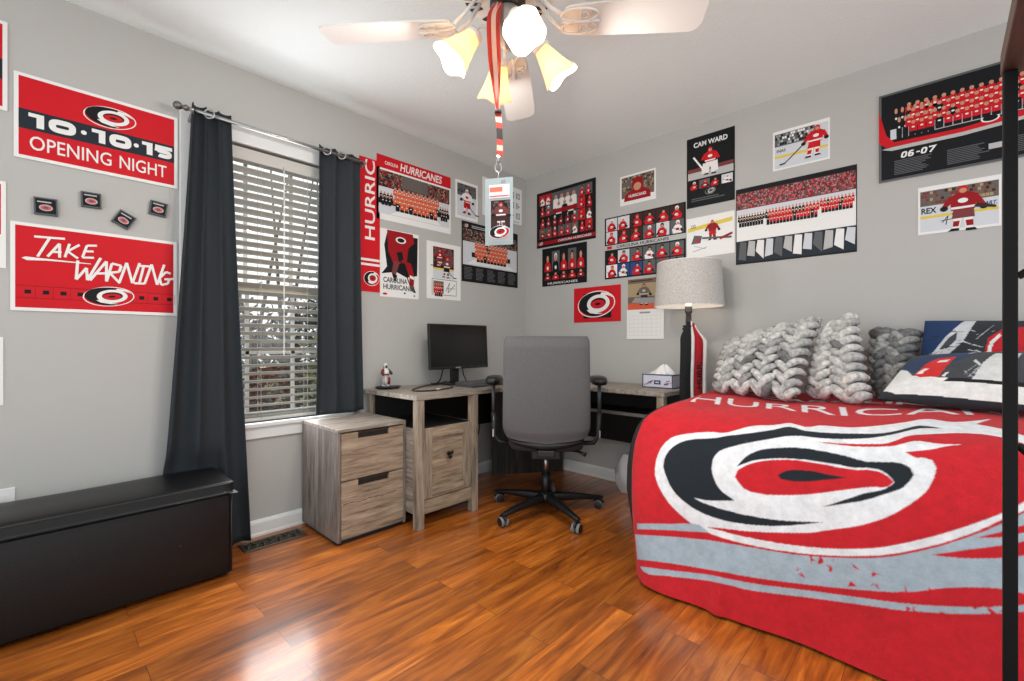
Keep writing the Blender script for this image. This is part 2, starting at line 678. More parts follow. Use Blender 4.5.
# ------------------------------------------------------------------ the woods outside
b = MB()
b.box(-30, -0.5, -20, 30, -0.7, -0.6, mat('lawn', (96, 98, 66), 0.95, var=0.2, vscale=3))
struct(b.build('ground'))
rng = random.Random(3)
lf = [mat('leaf_dark', (48, 50, 42), 0.9), mat('leaf_brown', (78, 70, 58), 0.9), mat('leaf_olive', (118, 116, 62), 0.9)]
b = MB()
for i in range(15000):
    y = rng.uniform(0.9, 4.6)
    hmax = 2.05 + 0.25 * math.sin(y * 2.1) + 0.2 * math.sin(y * 5.3)
    z = -0.6 + (hmax + 0.1) * (rng.random() ** 0.75) + rng.random() ** 8 * 0.7
    x = rng.uniform(-4.6, -3.2)
    s = rng.uniform(0.022, 0.06)
    a, c = rng.uniform(0, 2 * PI), rng.uniform(-1, 1)
    d1 = Vector((math.cos(a) * 0.4, math.sin(a), c)).normalized() * s
    d2 = Vector((rng.uniform(-1, 1), rng.uniform(-1, 1), rng.uniform(-1, 1))).normalized() * s * 0.6
    p = Vector((x, y, z))
    m = lf[2] if (y > 2.45 and z < 1.2 and rng.random() < 0.65) else lf[0 if rng.random() < 0.6 else 1]
    b.add([tuple(p - d1), tuple(p + d2), tuple(p + d1), tuple(p - d2)], [(0, 1, 2, 3)], m)
for i in range(10):
    y = rng.uniform(0.9, 4.6)
    b.tube([(rng.uniform(-4.4, -3.6), y, -0.6), (-4, y + rng.uniform(-0.2, 0.2), 1.0), (-4, y + rng.uniform(-0.5, 0.5), 3.4)], [0.05, 0.03, 0.01], lf[1], 5)
tag(b.build('woodland_foliage'), 'dense leafy undergrowth seen through the blind slats outside the window', 'foliage', kind='stuff')

# ------------------------------------------------------------------ printed sheets
PAL = {'r': (200, 24, 36), 'R': (150, 22, 30), 'w': (232, 232, 230), 'k': (22, 24, 27), 'K': (36, 44, 52), 'g': (150, 152, 154), 'G': (92, 94, 97),
       's': (196, 142, 114), 'i': (206, 210, 216), 'y': (222, 196, 84), 'b': (44, 72, 128), 'o': (214, 92, 58), 'd': (60, 40, 38), 'p': (214, 96, 104),
       't': (168, 148, 116), 'n': (112, 96, 84), 'c': (228, 122, 100), 'l': (184, 184, 182), 'm': (120, 60, 62)}


def ink(k):
    return mat('print_' + {'r': 'red', 'R': 'dark_red', 'w': 'white', 'k': 'black', 'K': 'slate', 'g': 'grey', 'G': 'mid_grey', 's': 'skin', 'i': 'ice', 'y': 'yellow',
                           'b': 'blue', 'o': 'orange', 'd': 'brown', 'p': 'pink', 't': 'tan', 'n': 'taupe', 'c': 'coral', 'l': 'light_grey', 'm': 'maroon'}[k], PAL[k], 0.5, spec=0.16)


_TXT = {}


def text_geo(s, bold=0.0):
    key = (s, bold)
    if key not in _TXT:
        cu = bpy.data.curves.new('lettering', 'FONT')
        cu.body = s
        cu.offset = bold
        cu.resolution_u = 3
        cu.fill_mode = 'FRONT'
        ob = bpy.data.objects.new('lettering', cu)
        me = bpy.data.meshes.new_from_object(ob)
        vs = [(v.co.x, v.co.y) for v in me.vertices]
        fs = [tuple(p.vertices) for p in me.polygons]
        bpy.data.objects.remove(ob)
        bpy.data.curves.remove(cu)
        bpy.data.meshes.remove(me)
        xs = [p[0] for p in vs]
        ys = [p[1] for p in vs]
        _TXT[key] = (vs, fs, min(xs), max(xs), min(ys), max(ys))
    return _TXT[key]


LAY = 0.00026


class Sheet:
    """a printed flat sheet: lower left corner o, right u, up v, towards the viewer n; drawing coordinates in metres"""

    def __init__(s, o, u, v, n, W, Hh, base='w', th=0.0012, gap=0.001, edge=None, basemat=None):
        s.o, s.u, s.v, s.n = Vector(o), Vector(u), Vector(v), Vector(n)
        s.W, s.H = W, Hh
        s.mb = MB()
        s.z0 = gap + th
        bm = basemat or ink(base)
        vs = [s.P(x, y, zz) for zz in (-th, 0) for x, y in ((0, 0), (W, 0), (W, Hh), (0, Hh))]
        s.mb.add(vs, [(4, 5, 6, 7)], bm)
        s.mb.add(vs, [(0, 3, 2, 1), (0, 1, 5, 4), (1, 2, 6, 5), (2, 3, 7, 6), (3, 0, 4, 7)], edge or bm)

    def P(s, x, y, z):
        return tuple(s.o + s.u * x + s.v * y + s.n * (s.z0 + z))

    def poly(s, pts, c, L=1):
        s.cnt = (getattr(s, 'cnt', 0) + 1) % 9
        s.mb.add([s.P(x, y, (L + 0.09 * s.cnt) * LAY) for x, y in pts], [tuple(range(len(pts)))], ink(c) if isinstance(c, str) else c)

    def rect(s, x0, y0, x1, y1, c, L=1):
        s.poly([(x0, y0), (x1, y0), (x1, y1), (x0, y1)], c, L)

    def ell(s, cx, cy, rx, ry, c, L=1, n=24, rot=0.0):
        ca, sa = math.cos(rot), math.sin(rot)
        s.poly([(cx + rx * math.cos(a) * ca - ry * math.sin(a) * sa, cy + rx * math.cos(a) * sa + ry * math.sin(a) * ca) for a in [2 * PI * k / n for k in range(n)]], c, L)

    def line(s, x0, y0, x1, y1, w, c, L=1):
        d = Vector((x1 - x0, y1 - y0)).normalized()
        nx, ny = -d.y * w / 2, d.x * w / 2
        s.poly([(x0 + nx, y0 + ny), (x0 - nx, y0 - ny), (x1 - nx, y1 - ny), (x1 + nx, y1 + ny)], c, L)

    def text(s, t, x0, y0, x1, y1, c, L=3, bold=0.0, shear=0.0, vert=False, rise=0.0):
        vs, fs, a0, a1, b0, b1 = text_geo(t, bold)
        out = []
        for x, y in vs:
            p, q = (x - a0) / (a1 - a0), (y - b0) / (b1 - b0)
            if vert:      # reads upward
                out.append(s.P(x1 - q * (x1 - x0), y0 + p * (y1 - y0), L * LAY))
            else:
                out.append(s.P(x0 + p * (x1 - x0) + shear * q * (y1 - y0), y0 + q * (y1 - y0) + rise * p * (x1 - x0), L * LAY))
        s.mb.add(out, fs, ink(c) if isinstance(c, str) else c)

    def stroke(s, pts, w, c, L):
        V = [Vector(p) for p in pts]
        n = len(V)
        shut = (V[0] - V[-1]).length < 1e-5
        lo, hi = [], []
        for i, p in enumerate(V):
            a = (V[i] - V[i - 1]) if i else ((V[-1] - V[-2]) if shut else (V[1] - V[0]))
            b_ = (V[i + 1] - V[i]) if i < n - 1 else ((V[1] - V[0]) if shut else a)
            a, b_ = a.normalized(), b_.normalized()
            t = (a + b_).normalized()
            m = Vector((-t.y, t.x)) * (w / 2 / max(0.5, t.dot(b_)))
            lo.append(tuple(p + m))
            hi.append(tuple(p - m))
        s.cnt = (getattr(s, 'cnt', 0) + 1) % 9
        z = (L + 0.09 * s.cnt) * LAY
        s.mb.add([s.P(x, y, z) for x, y in lo + hi], [(i, n + i, n + i + 1, i + 1) for i in range(n - 1)], ink(c))

    def digit(s, ch, x0, y0, x1, y1, w, c, L=4, sk=0.0):
        """broad lining numeral in a box"""
        W_, H_ = x1 - x0, y1 - y0
        q = lambda px, py: (x0 + px * W_ + sk * py * H_, y0 + py * H_)
        hw, hh = w / 2 / W_, w / 2 / H_

        def loop(cx, cy, rx, ry, a0, a1, n=28, k=0.6):
            o = []
            for i in range(n + 1):
                a = R_(a0 + (a1 - a0) * i / n)
                o.append(q(cx + rx * math.copysign(abs(math.cos(a)) ** k, math.cos(a)), cy + ry * math.copysign(abs(math.sin(a)) ** k, math.sin(a))))
            return o
        if ch == '0':
            s.stroke(loop(0.5, 0.5, 0.5 - hw, 0.5 - hh, 0, 360), w, c, L)
        elif ch == '1':
            s.stroke([q(1 - hw, 0), q(1 - hw, 1)], w, c, L)
            s.stroke([q(1 - hw, 1 - hh * 0.7), q(0.1, 1 - hh * 0.7)], w * 0.7, c, L)
        elif ch == '5':
            s.stroke([q(1, 1 - hh * 0.8), q(hw, 1 - hh * 0.8)], w * 0.8, c, L)
            s.stroke([q(hw, 1), q(hw * 0.8, 0.48)], w, c, L)
            s.stroke([q(hw * 0.8, 0.56)] + loop(0.5, 0.34, 0.5 - hw, 0.34 - hh * 0.8, 90, -140), w * 0.85, c, L)
        elif ch == '6':
            s.stroke(loop(0.5, 0.32, 0.5 - hw, 0.32 - hh, 0, 360), w, c, L)
            s.stroke([q(hw, 0.32)] + loop(0.5, 0.5, 0.5 - hw, 0.5 - hh, 170, 50), w, c, L)
        elif ch == '7':
            s.stroke([q(0, 1 - hh), q(1, 1 - hh), q(0.4, 0)], w, c, L)

    def frame(s, x0, y0, x1, y1, w, c, L=1):
        s.rect(x0, y0, x1, y0 + w, c, L)
        s.rect(x0, y1 - w, x1, y1, c, L)
        s.rect(x0, y0 + w, x0 + w, y1 - w, c, L)
        s.rect(x1 - w, y0 + w, x1, y1 - w, c, L)

    # ---- motifs
    def emblem(s, cx, cy, w, L=2, ring='w', dark='k', red='r', k=0.5):
        """the storm eye roundel"""
        h = w * k
        e = lambda ox, oy, rx, ry, c, l, r=0.0: s.ell(cx + ox * w, cy + oy * h, rx * w, ry * h, c, l, 40, r)
        rot = 0.10
        e(0, 0, 0.50, 0.50, ring, L, rot)
        e(0, 0, 0.475, 0.465, red, L + 1, rot)
        # dark left crescent
        pts = []
        for i in range(25):
            a = R_(62) + R_(220) * i / 24
            pts.append((cx + 0.465 * w * math.cos(a), cy + 0.455 * h * math.sin(a)))
        for i in range(25):
            a = R_(282) - R_(215) * i / 24
            pts.append((cx + 0.05 * w + 0.27 * w * math.cos(a), cy + 0.02 * h + 0.30 * h * math.sin(a)))
        s.poly(pts, dark, L + 2)
        e(0.06, 0.02, 0.30, 0.335, ring, L + 3, rot)
        # swirl tails
        s.poly([(cx - 0.16 * w, cy - 0.18 * h), (cx - 0.02 * w, cy - 0.30 * h), (cx + 0.18 * w, cy - 0.36 * h), (cx + 0.02 * w, cy - 0.38 * h), (cx - 0.16 * w, cy - 0.33 * h), (cx - 0.25 * w, cy - 0.22 * h)], ring, L + 3)
        s.poly([(cx + 0.10 * w, cy + 0.30 * h), (cx + 0.30 * w, cy + 0.31 * h), (cx + 0.44 * w, cy + 0.22 * h), (cx + 0.33 * w, cy + 0.40 * h), (cx + 0.15 * w, cy + 0.43 * h)], ring, L + 3)
        e(0.06, 0.03, 0.205, 0.20, dark, L + 4, rot)
        e(0.05, 0.00, 0.185, 0.155, red, L + 5, rot)
        e(0.05, 0.00, 0.075, 0.05, dark, L + 6, rot)

    def player(s, x, y, h, jersey='r', pants='r', L=3, flip=1, stick=True, lean=0.0, helmet='r', trim='w'):
        q = lambda pts: [(x + flip * (px + lean * py) * h, y + py * h) for px, py in pts]
        s.poly(q([(-0.17, 0.04), (-0.06, 0.04), (-0.01, 0.33), (-0.15, 0.33)]), trim, L)
        s.poly(q([(0.05, 0.02), (0.18, 0.02), (0.15, 0.33), (0.0, 0.33)]), trim, L)
        s.poly(q([(-0.165, 0.10), (-0.07, 0.10), (-0.05, 0.22), (-0.155, 0.22)]), jersey, L + 1)
        s.poly(q([(0.06, 0.09), (0.17, 0.09), (0.165, 0.22), (0.04, 0.22)]), jersey, L + 1)
        s.poly(q([(-0.25, 0.0), (-0.06, 0.0), (-0.06, 0.055), (-0.18, 0.06)]), 'k', L + 1)
        s.poly(q([(0.04, -0.02), (0.23, -0.02), (0.19, 0.04), (0.05, 0.04)]), 'k', L + 1)
        s.poly(q([(-0.18, 0.28), (0.19, 0.28), (0.17, 0.50), (-0.15, 0.50)]), pants, L + 2)
        s.poly(q([(-0.19, 0.46), (0.19, 0.46), (0.23, 0.78), (0.10, 0.86), (-0.08, 0.86), (-0.22, 0.78)]), jersey, L + 3)
        s.poly(q([(-0.19, 0.49), (0.19, 0.49), (0.195, 0.54), (-0.195, 0.54)]), trim, L + 4)
        s.poly(q([(-0.22, 0.80), (-0.13, 0.72), (-0.26, 0.55), (-0.36, 0.56)]), jersey, L + 4)
        s.poly(q([(0.23, 0.80), (0.13, 0.70), (0.28, 0.48), (0.37, 0.52)]), jersey, L + 4)
        s.ell(x + flip * (-0.31 + lean * 0.53) * h, y + 0.53 * h, 0.07 * h, 0.06 * h, 'k', L + 5, 10)
        s.ell(x + flip * (0.33 + lean * 0.48) * h, y + 0.48 * h, 0.07 * h, 0.06 * h, 'k', L + 5, 10)
        s.ell(x + flip * lean * 0.68 * h, y + 0.67 * h, 0.085 * h, 0.055 * h, trim, L + 5, 12)
        s.ell(x + flip * lean * 0.91 * h, y + 0.92 * h, 0.082 * h, 0.088 * h, helmet, L + 4, 14)
        s.ell(x + flip * lean * 0.90 * h, y + 0.895 * h, 0.062 * h, 0.055 * h, 's', L + 5, 12)
        if stick:
            s.line(x - flip * 0.30 * h, y + 0.62 * h, x + flip * 0.48 * h, y + 0.02 * h, 0.03 * h, 'k', L + 6)
            s.line(x + flip * 0.46 * h, y + 0.025 * h, x + flip * 0.66 * h, y + 0.02 * h, 0.045 * h, 'k', L + 6)

    def bust(s, x0, y0, x1, y1, bgc, jersey, L=2, cap='d'):
        w, h = x1 - x0, y1 - y0
        cx = (x0 + x1) / 2
        s.rect(x0, y0, x1, y1, bgc, L)
        s.poly([(x0 + 0.06 * w, y0), (x1 - 0.06 * w, y0), (x1 - 0.14 * w, y0 + 0.42 * h), (cx + 0.16 * w, y0 + 0.55 * h), (cx - 0.16 * w, y0 + 0.55 * h), (x0 + 0.14 * w, y0 + 0.42 * h)], jersey, L + 1)
        s.ell(cx, y0 + 0.25 * h, 0.14 * w, 0.09 * h, 'w' if jersey != 'w' else 'r', L + 2, 10)
        s.ell(cx, y0 + 0.72 * h, 0.19 * w, 0.20 * h, cap, L + 2, 12)
        s.ell(cx, y0 + 0.67 * h, 0.155 * w, 0.155 * h, 's', L + 3, 12)

    def skater(s, x0, y0, x1, y1, bgc, jersey, L=2, rg=random):
        w, h = x1 - x0, y1 - y0
        s.rect(x0, y0, x1, y1, bgc, L)
        cx = (x0 + x1) / 2 + rg.uniform(-0.08, 0.08) * w
        f = rg.choice((-1, 1))
        s.poly([(cx - 0.34 * w * f, y0), (cx + 0.30 * w * f, y0), (cx + 0.34 * w * f, y0 + 0.40 * h), (cx + 0.15 * w * f, y0 + 0.62 * h), (cx - 0.16 * w * f, y0 + 0.62 * h), (cx - 0.40 * w * f, y0 + 0.30 * h)], jersey, L + 1)
        s.poly([(cx + 0.30 * w * f, y0 + 0.35 * h), (cx + 0.44 * w * f, y0 + 0.15 * h), (cx + 0.32 * w * f, y0 + 0.08 * h), (cx + 0.18 * w * f, y0 + 0.28 * h)], 'k', L + 2)
        s.ell(cx, y0 + 0.30 * h, 0.15 * w, 0.10 * h, 'w' if jersey != 'w' else 'r', L + 2, 10)
        s.ell(cx + 0.03 * w, y0 + 0.78 * h, 0.15 * w, 0.17 * h, rg.choice('rkw'), L + 2, 12)
        s.ell(cx + 0.03 * w, y0 + 0.72 * h, 0.11 * w, 0.11 * h, 's', L + 3, 10)
        s.line(cx - 0.42 * w * f, y0 + 0.45 * h, cx + 0.45 * w * f, y0 + 0.05 * h, 0.035 * w, 'd', L + 3)

    def crowd(s, x0, y0, x1, y1, nx, ny, cols, L=2, rg=random):
        w, h = (x1 - x0) / nx, (y1 - y0) / ny
        for j in range(ny):
            for i in range(nx):
                c = rg.choice(cols)
                if c == ' ':
                    continue
                ox = 0.5 * w if j % 2 else 0
                xx = x0 + i * w + ox
                if xx + w * 0.9 > x1:
                    continue
                s.rect(xx, y0 + j * h + 0.1 * h, xx + w * 0.85, y0 + j * h + 0.9 * h, c, L)

    def squad(s, x0, y0, x1, y1, rows, n, L=3, jersey='r', arch=0.0, shorts=True, rg=random):
        """team lined up in rows, back row first"""
        rh = (y1 - y0) / (rows + 0.6)
        for r in range(rows):
            yb = y1 - (r + 1.35) * rh
            m = n - (r % 2)
            sp = (x1 - x0) / n
            for i in range(m):
                xc = x0 + sp * (i + 0.5 + (0.5 if r % 2 else 0))
                yy = yb - arch * ((xc - (x0 + x1) / 2) / (x1 - x0)) ** 2
                ll = L + 2 * r
                jc = jersey if rg.random() > 0.12 else 'k'
                s.poly([(xc - 0.46 * sp, yy - 0.75 * rh), (xc + 0.46 * sp, yy - 0.75 * rh), (xc + 0.44 * sp, yy + 0.45 * rh), (xc + 0.2 * sp, yy + 0.62 * rh), (xc - 0.2 * sp, yy + 0.62 * rh), (xc - 0.44 * sp, yy + 0.45 * rh)], jc, ll)
                s.ell(xc, yy + 0.85 * rh, 0.26 * sp, 0.30 * rh, 's', ll + 1, 9)
                s.ell(xc, yy + 0.05 * rh, 0.2 * sp, 0.13 * rh, 'w', ll + 1, 8)
                if shorts and r == rows - 1:
                    s.rect(xc - 0.44 * sp, yy - 1.15 * rh, xc + 0.44 * sp, yy - 0.6 * rh, 'k', ll + 1)

    def lines(s, x0, y0, x1, y1, n, c, L=3, rg=random):
        h = (y1 - y0) / n
        for i in range(n):
            s.rect(x0, y0 + i * h + 0.25 * h, x0 + (x1 - x0) * rg.uniform(0.7, 1.0), y0 + i * h + 0.75 * h, c, L)

    def done(s, name, label, cat='poster', group=None):
        o = s.mb.build(name)
        # origin at the sheet's lower left corner
        me = o.data
        me.transform(Matrix.Translation(-s.o))
        o.location = s.o
        return tag(o, label, cat, group)


def on_left(y0, y1, z0, z1, base='w', tilt=0.0, **k):
    ca, sa = math.cos(tilt), math.sin(tilt)
    return Sheet((0, y0, z0), (0, ca, sa), (0, -sa, ca), (1, 0, 0), y1 - y0, z1 - z0, base, **k)


def on_back(x0, x1, z0, z1, base='w', tilt=0.0, **k):
    ca, sa = math.cos(tilt), math.sin(tilt)
    return Sheet((x0, YB, z0), (ca, 0, sa), (-sa, 0, ca), (0, -1, 0), x1 - x0, z1 - z0, base, **k)


GL = 'signs and posters on the window wall'
GB = 'posters on the back wall'

# --- 10 10 15 opening night board
s = on_left(-0.046, 0.478, 1.750, 2.086, th=0.005)
W, Hh = s.W, s.H
m_ = 0.013
s.rect(m_, m_, W - m_, Hh - m_, 'r', 1)
s.rect(m_, 0.118, W - m_, 0.196, 'K', 2)
s.emblem(0.285, 0.250, 0.175, 2, k=0.52)
for ch, xa, xb in (('1', 0.035, 0.083), ('0', 0.096, 0.176), ('1', 0.220, 0.268), ('0', 0.281, 0.355), ('1', 0.388, 0.430), ('5', 0.440, 0.503)):
    s.digit(ch, xa, 0.130, xb, 0.185, 0.021, 'w')
s.ell(0.200, 0.158, 0.009, 0.009, 'w', 4)
s.ell(0.372, 0.158, 0.009, 0.009, 'w', 4)
s.text('OPENING', 0.043, 0.040, 0.288, 0.096, 'w', 4, 0.006)
s.text('NIGHT', 0.315, 0.040, 0.482, 0.096, 'w', 4, 0.006)
s.done('wall_sign', 'red and black board sign reading 10 10 15 opening night, left of the curtain', 'sign', GL)

# --- take warning board
s = on_left(-0.055, 0.475, 1.148, 1.497, th=0.005)
W, Hh = s.W, s.H
s.rect(m_, m_, W - m_, Hh - m_, 'r', 1)
s.rect(m_, 0.050, W - m_, 0.053, 'R', 2)
s.rect(m_, 0.098, W - m_, 0.101, 'R', 2)
for i in range(10):
    x = 0.018 + i * 0.0505
    s.rect(x + 0.020, 0.068, x + 0.038, 0.084, 'k', 2)
    s.rect(x + 0.049, 0.053, x + 0.0505, 0.098, 'R', 2)
s.emblem(0.290, 0.074, 0.170, 3, k=0.50)


def brush(s, strokes, ox, oy, sc, w, c='w', L=6, sh=0.18):
    for st in strokes:
        for (a, b_) in zip(st[:-1], st[1:]):
            ax, ay = ox + (a[0] + sh * a[1]) * sc, oy + a[1] * sc
            bx, by = ox + (b_[0] + sh * b_[1]) * sc, oy + b_[1] * sc
            s.line(ax, ay, bx, by, w, c, L)


# hand brushed capitals, one unit high
BR = {'T': [[(0.0, 1.0), (1.1, 1.06)], [(0.55, 1.02), (0.3, 0.0)]],
      'A': [[(0.0, 0.0), (0.42, 1.0), (0.6, 0.0)], [(0.1, 0.35), (0.62, 0.42)]],
      'K': [[(0.08, 1.0), (0.02, 0.0)], [(0.6, 1.0), (0.08, 0.45), (0.7, 0.0)]],
      'E': [[(0.6, 1.0), (0.08, 0.92), (0.0, 0.04), (0.6, 0.1)], [(0.05, 0.5), (0.5, 0.55)]],
      'W': [[(0.0, 1.0), (0.12, 0.0), (0.4, 0.65), (0.55, 0.0), (0.85, 1.25)]],
      'R': [[(0.06, 0.0), (0.1, 1.0), (0.5, 0.92), (0.48, 0.58), (0.1, 0.48), (0.62, -0.05)]],
      'N': [[(0.0, 0.0), (0.1, 1.0), (0.5, 0.0), (0.6, 1.05)]],
      'I': [[(0.0, 1.0), (0.5, 1.02)], [(0.24, 1.0), (0.22, 0.0)], [(0.0, 0.0), (0.46, 0.02)]],
      'G': [[(0.6, 0.9), (0.3, 1.0), (0.0, 0.5), (0.2, 0.0), (0.56, 0.14), (0.6, 0.48), (0.3, 0.44)], [(0.58, 0.46), (0.95, 0.56)]]}


def brushword(s, word, x, y, sc, w, adv, rise=0.0, c='w', L=6, sizes=None):
    for i, ch in enumerate(word):
        k = sizes[i] if sizes else 1.0
        brush(s, BR[ch], x, y, sc * k, w, c, L)
        x += adv[i] * sc
        y += rise


brushword(s, 'TAKE', 0.050, 0.218, 0.072, 0.0085, [0.72, 0.68, 0.74, 0.7], 0.004, sizes=[1.1, 0.8, 0.8, 0.82])
s.poly([(0.030, 0.208), (0.040, 0.214), (0.230, 0.210), (0.232, 0.207), (0.100, 0.205), (0.045, 0.200)], 'w', 6)
brushword(s, 'WARNING', 0.176, 0.138, 0.087, 0.0095, [0.60, 0.55, 0.54, 0.58, 0.42, 0.56, 0.6], 0.0005, sizes=[0.92, 1.0, 0.92, 1.02, 0.92, 1.05, 0.72])
s.done('wall_sign', 'red board sign with brushed words take warning, below the small framed pins', 'sign', GL)

# --- signs cut by the picture's left edge
s = on_left(-0.586, -0.062, 1.920, 2.263, th=0.005)
W, Hh = s.W, s.H
s.rect(m_, m_, W - m_, Hh - m_, 'r', 1)
s.rect(m_, 0.118, W - m_, 0.196, 'K', 2)
s.done('wall_sign', 'red board sign with black band at the upper left edge of the photo', 'sign', GL)
s = on_left(-0.60, -0.066, 1.310, 1.645, th=0.003)
W, Hh = s.W, s.H
s.rect(m_, 0.128, W - m_, Hh - m_, 'r', 1)
s.done('wall_sign', 'red sign with deep white lower border at the left edge beside the take warning sign', 'sign', GL)
s = on_left(-0.36, -0.073, 0.78, 1.043, th=0.002)
s.rect(0.012, 0.012, s.W - 0.012, s.H - 0.012, 'l', 1)
s.done('paper_sheet', 'pale sheet low on the wall at the left edge above the bench', 'paper', GL)
t = thing('outlet_plate', 'white outlet plate on the wall just above the black bench', 'outlet', (0, -0.078, 0.37))
b = MB()
b.box(0, 0.006, -0.114, -0.042, 0.34, 0.456, TRIM)
b.build('cover_plate', t, bevel=0.002)
b = MB()
for zz in (0.378, 0.418):
    b.box(0.006, 0.008, -0.094, -0.062, zz - 0.012, zz + 0.012, VINYL)
b.build('socket', t)

# --- four framed pins
for (y, z, tl, lab) in ((0.042, 1.571, 0.03, 'small black pin card nearest the left photo edge, above take'),
                        (0.177, 1.628, 0.02, 'small black pin card second from left, highest of the left pair'),
                        (0.284, 1.566, -0.5, 'small black pin card hung at a strong tilt above warning'),
                        (0.405, 1.640, -0.12, 'small black pin card closest to the curtain')):
    t = thing('pin_card', lab, 'pin', (0, y, z), 'small pin cards on the wall')
    sz = 0.068 if y < 0.1 else 0.064
    s = Sheet((0, y, z), (0, math.cos(tl), math.sin(tl)), (0, -math.sin(tl), math.cos(tl)), (1, 0, 0), sz, sz, 'k', th=0.012)
    s.o = s.o - s.u * (sz / 2) - s.v * (sz / 2)
    s.mb.v = [tuple(Vector(p) - s.u * (sz / 2) - s.v * (sz / 2)) for p in s.mb.v]
    s.frame(0, 0, sz, sz, 0.005, 'G', 1)
    s.rect(0.010, 0.048, 0.050, 0.053, 'l', 1)
    s.mb.build('card', t)
    s2 = MB()
    cpt = Vector((0.0128, y, z)) - s.v * 0.006
    for (rx, ry, c_, l_) in ((0.020, 0.013, 'l', 0.0008), (0.016, 0.010, 'p', 0.0016), (0.008, 0.005, 'G', 0.0024)):
        n_ = 16
        P = [tuple(cpt + s.u * (rx * math.cos(2 * PI * q / n_)) + s.v * (ry * math.sin(2 * PI * q / n_)) + s.n * l_) for q in range(n_)]
        Q = [tuple(Vector(p) - s.n * 0.0008) for p in P]
        s2.add(P + Q, [tuple(range(n_))] + [(q, (q + 1) % n_, n_ + (q + 1) % n_, n_ + q) for q in range(n_)], ink(c_))
    s2.build('pin', t)

# --- vertical red banner beside the right curtain
s = on_left(1.405, 1.548, 1.345, 2.190, 'r')
s.text('HURRIC', 0.038, 0.330, 0.108, 0.835, 'w', 2, 0.012, vert=True)
s.rect(0, 0.165, s.W, 0.180, 'w', 1)
s.rect(0, 0.195, s.W, 0.210, 'w', 1)
s.emblem(0.085, 0.085, 0.11, 2, k=0.85)
s.done('banner', 'tall red banner with upright white lettering beside the right curtain', 'banner', GL)

# --- team photo with red header
rg = random.Random(11)
s = on_left(1.524, 2.130, 1.822, 2.240, 'w')
W, Hh = s.W, s.H
s.rect(0, 0.335, W, Hh, 'r', 1)
s.text('HURRICANES', 0.175, 0.348, 0.520, 0.402, 'w', 3, 0.02, shear=0.15)
s.text('CAROLINA', 0.060, 0.362, 0.160, 0.385, 'w', 3, 0.01)
s.rect(0.015, 0.040, W - 0.012, 0.322, 'i', 1)
s.rect(0.015, 0.215, W - 0.012, 0.322, 'd', 2)
s.crowd(0.015, 0.220, W - 0.012, 0.320, 60, 9, 'nmGdrtk', 3, rg)
s.rect(0.19, 0.235, 0.40, 0.318, 'G', 4)
s.lines(0.20, 0.24, 0.39, 0.315, 8, 'n', 5, rg)
s.rect(0.015, 0.105, W - 0.012, 0.140, 'k', 2)
s.squad(0.12, 0.100, 0.50, 0.235, 4, 11, 6, 'o', rg=rg)
s.squad(0.02, 0.120, 0.12, 0.19, 2, 4, 6, 'k', rg=rg)
s.squad(0.50, 0.110, 0.585, 0.19, 2, 4, 6, 'k', rg=rg)
s.poly([(0.10, 0.045), (0.52, 0.045), (0.44, 0.095), (0.2, 0.095)], 'w', 3)
s.done('poster', 'team photo poster with a red lettered header strip, largest on the window wall', 'poster', GL)

# --- tall white poster, skater cropped
s = on_left(1.550, 1.848, 1.322, 1.767, 'w')
W, Hh = s.W, s.H
s.poly([(0.01, 0.15), (0.05, 0.20), (0.03, 0.34), (0.05, 0.42), (0.29, 0.42), (0.285, 0.16), (0.20, 0.14), (0.12, 0.17)], 'k', 1)
s.poly([(0.05, 0.44), (0.06, 0.30), (0.10, 0.22), (0.20, 0.24), (0.215, 0.34), (0.26, 0.38), (0.25, 0.44)], 'R', 2)
s.poly([(0.10, 0.24), (0.145, 0.235), (0.12, 0.16), (0.10, 0.13), (0.085, 0.16)], 'm', 3)
s.poly([(0.18, 0.25), (0.235, 0.24), (0.262, 0.15), (0.255, 0.07), (0.225, 0.08), (0.22, 0.15)], 'R', 3)
s.poly([(0.225, 0.16), (0.26, 0.15), (0.258, 0.13), (0.224, 0.14)], 'w', 4)
s.poly([(0.085, 0.16), (0.125, 0.15), (0.12, 0.11), (0.105, 0.105)], 'k', 4)
s.poly([(0.235, 0.08), (0.26, 0.075), (0.275, 0.04), (0.25, 0.045)], 'k', 4)
s.line(0.145, 0.27, 0.245, 0.05, 0.008, 'k', 4)
s.ell(0.155, 0.385, 0.04, 0.022, 'w', 3)
s.ell(0.155, 0.385, 0.028, 0.014, 'k', 4)
s.poly([(0.12, 0.30), (0.165, 0.31), (0.175, 0.26), (0.14, 0.24)], 'k', 4)
s.text('CAROLINA', 0.022, 0.095, 0.205, 0.130, 'G', 5, 0.03)
s.text('HURRICANES', 0.022, 0.050, 0.262, 0.085, 'G', 5, 0.03)
s.ell(0.035, 0.020, 0.018, 0.007, 'r', 2)
s.ell(0.262, 0.020, 0.008, 0.008, 'g', 2)
s.ell(0.185, 0.033, 0.008, 0.006, 'k', 2)
s.done('poster', 'narrow white poster with a skater in dark red above grey capital lettering', 'poster', GL)

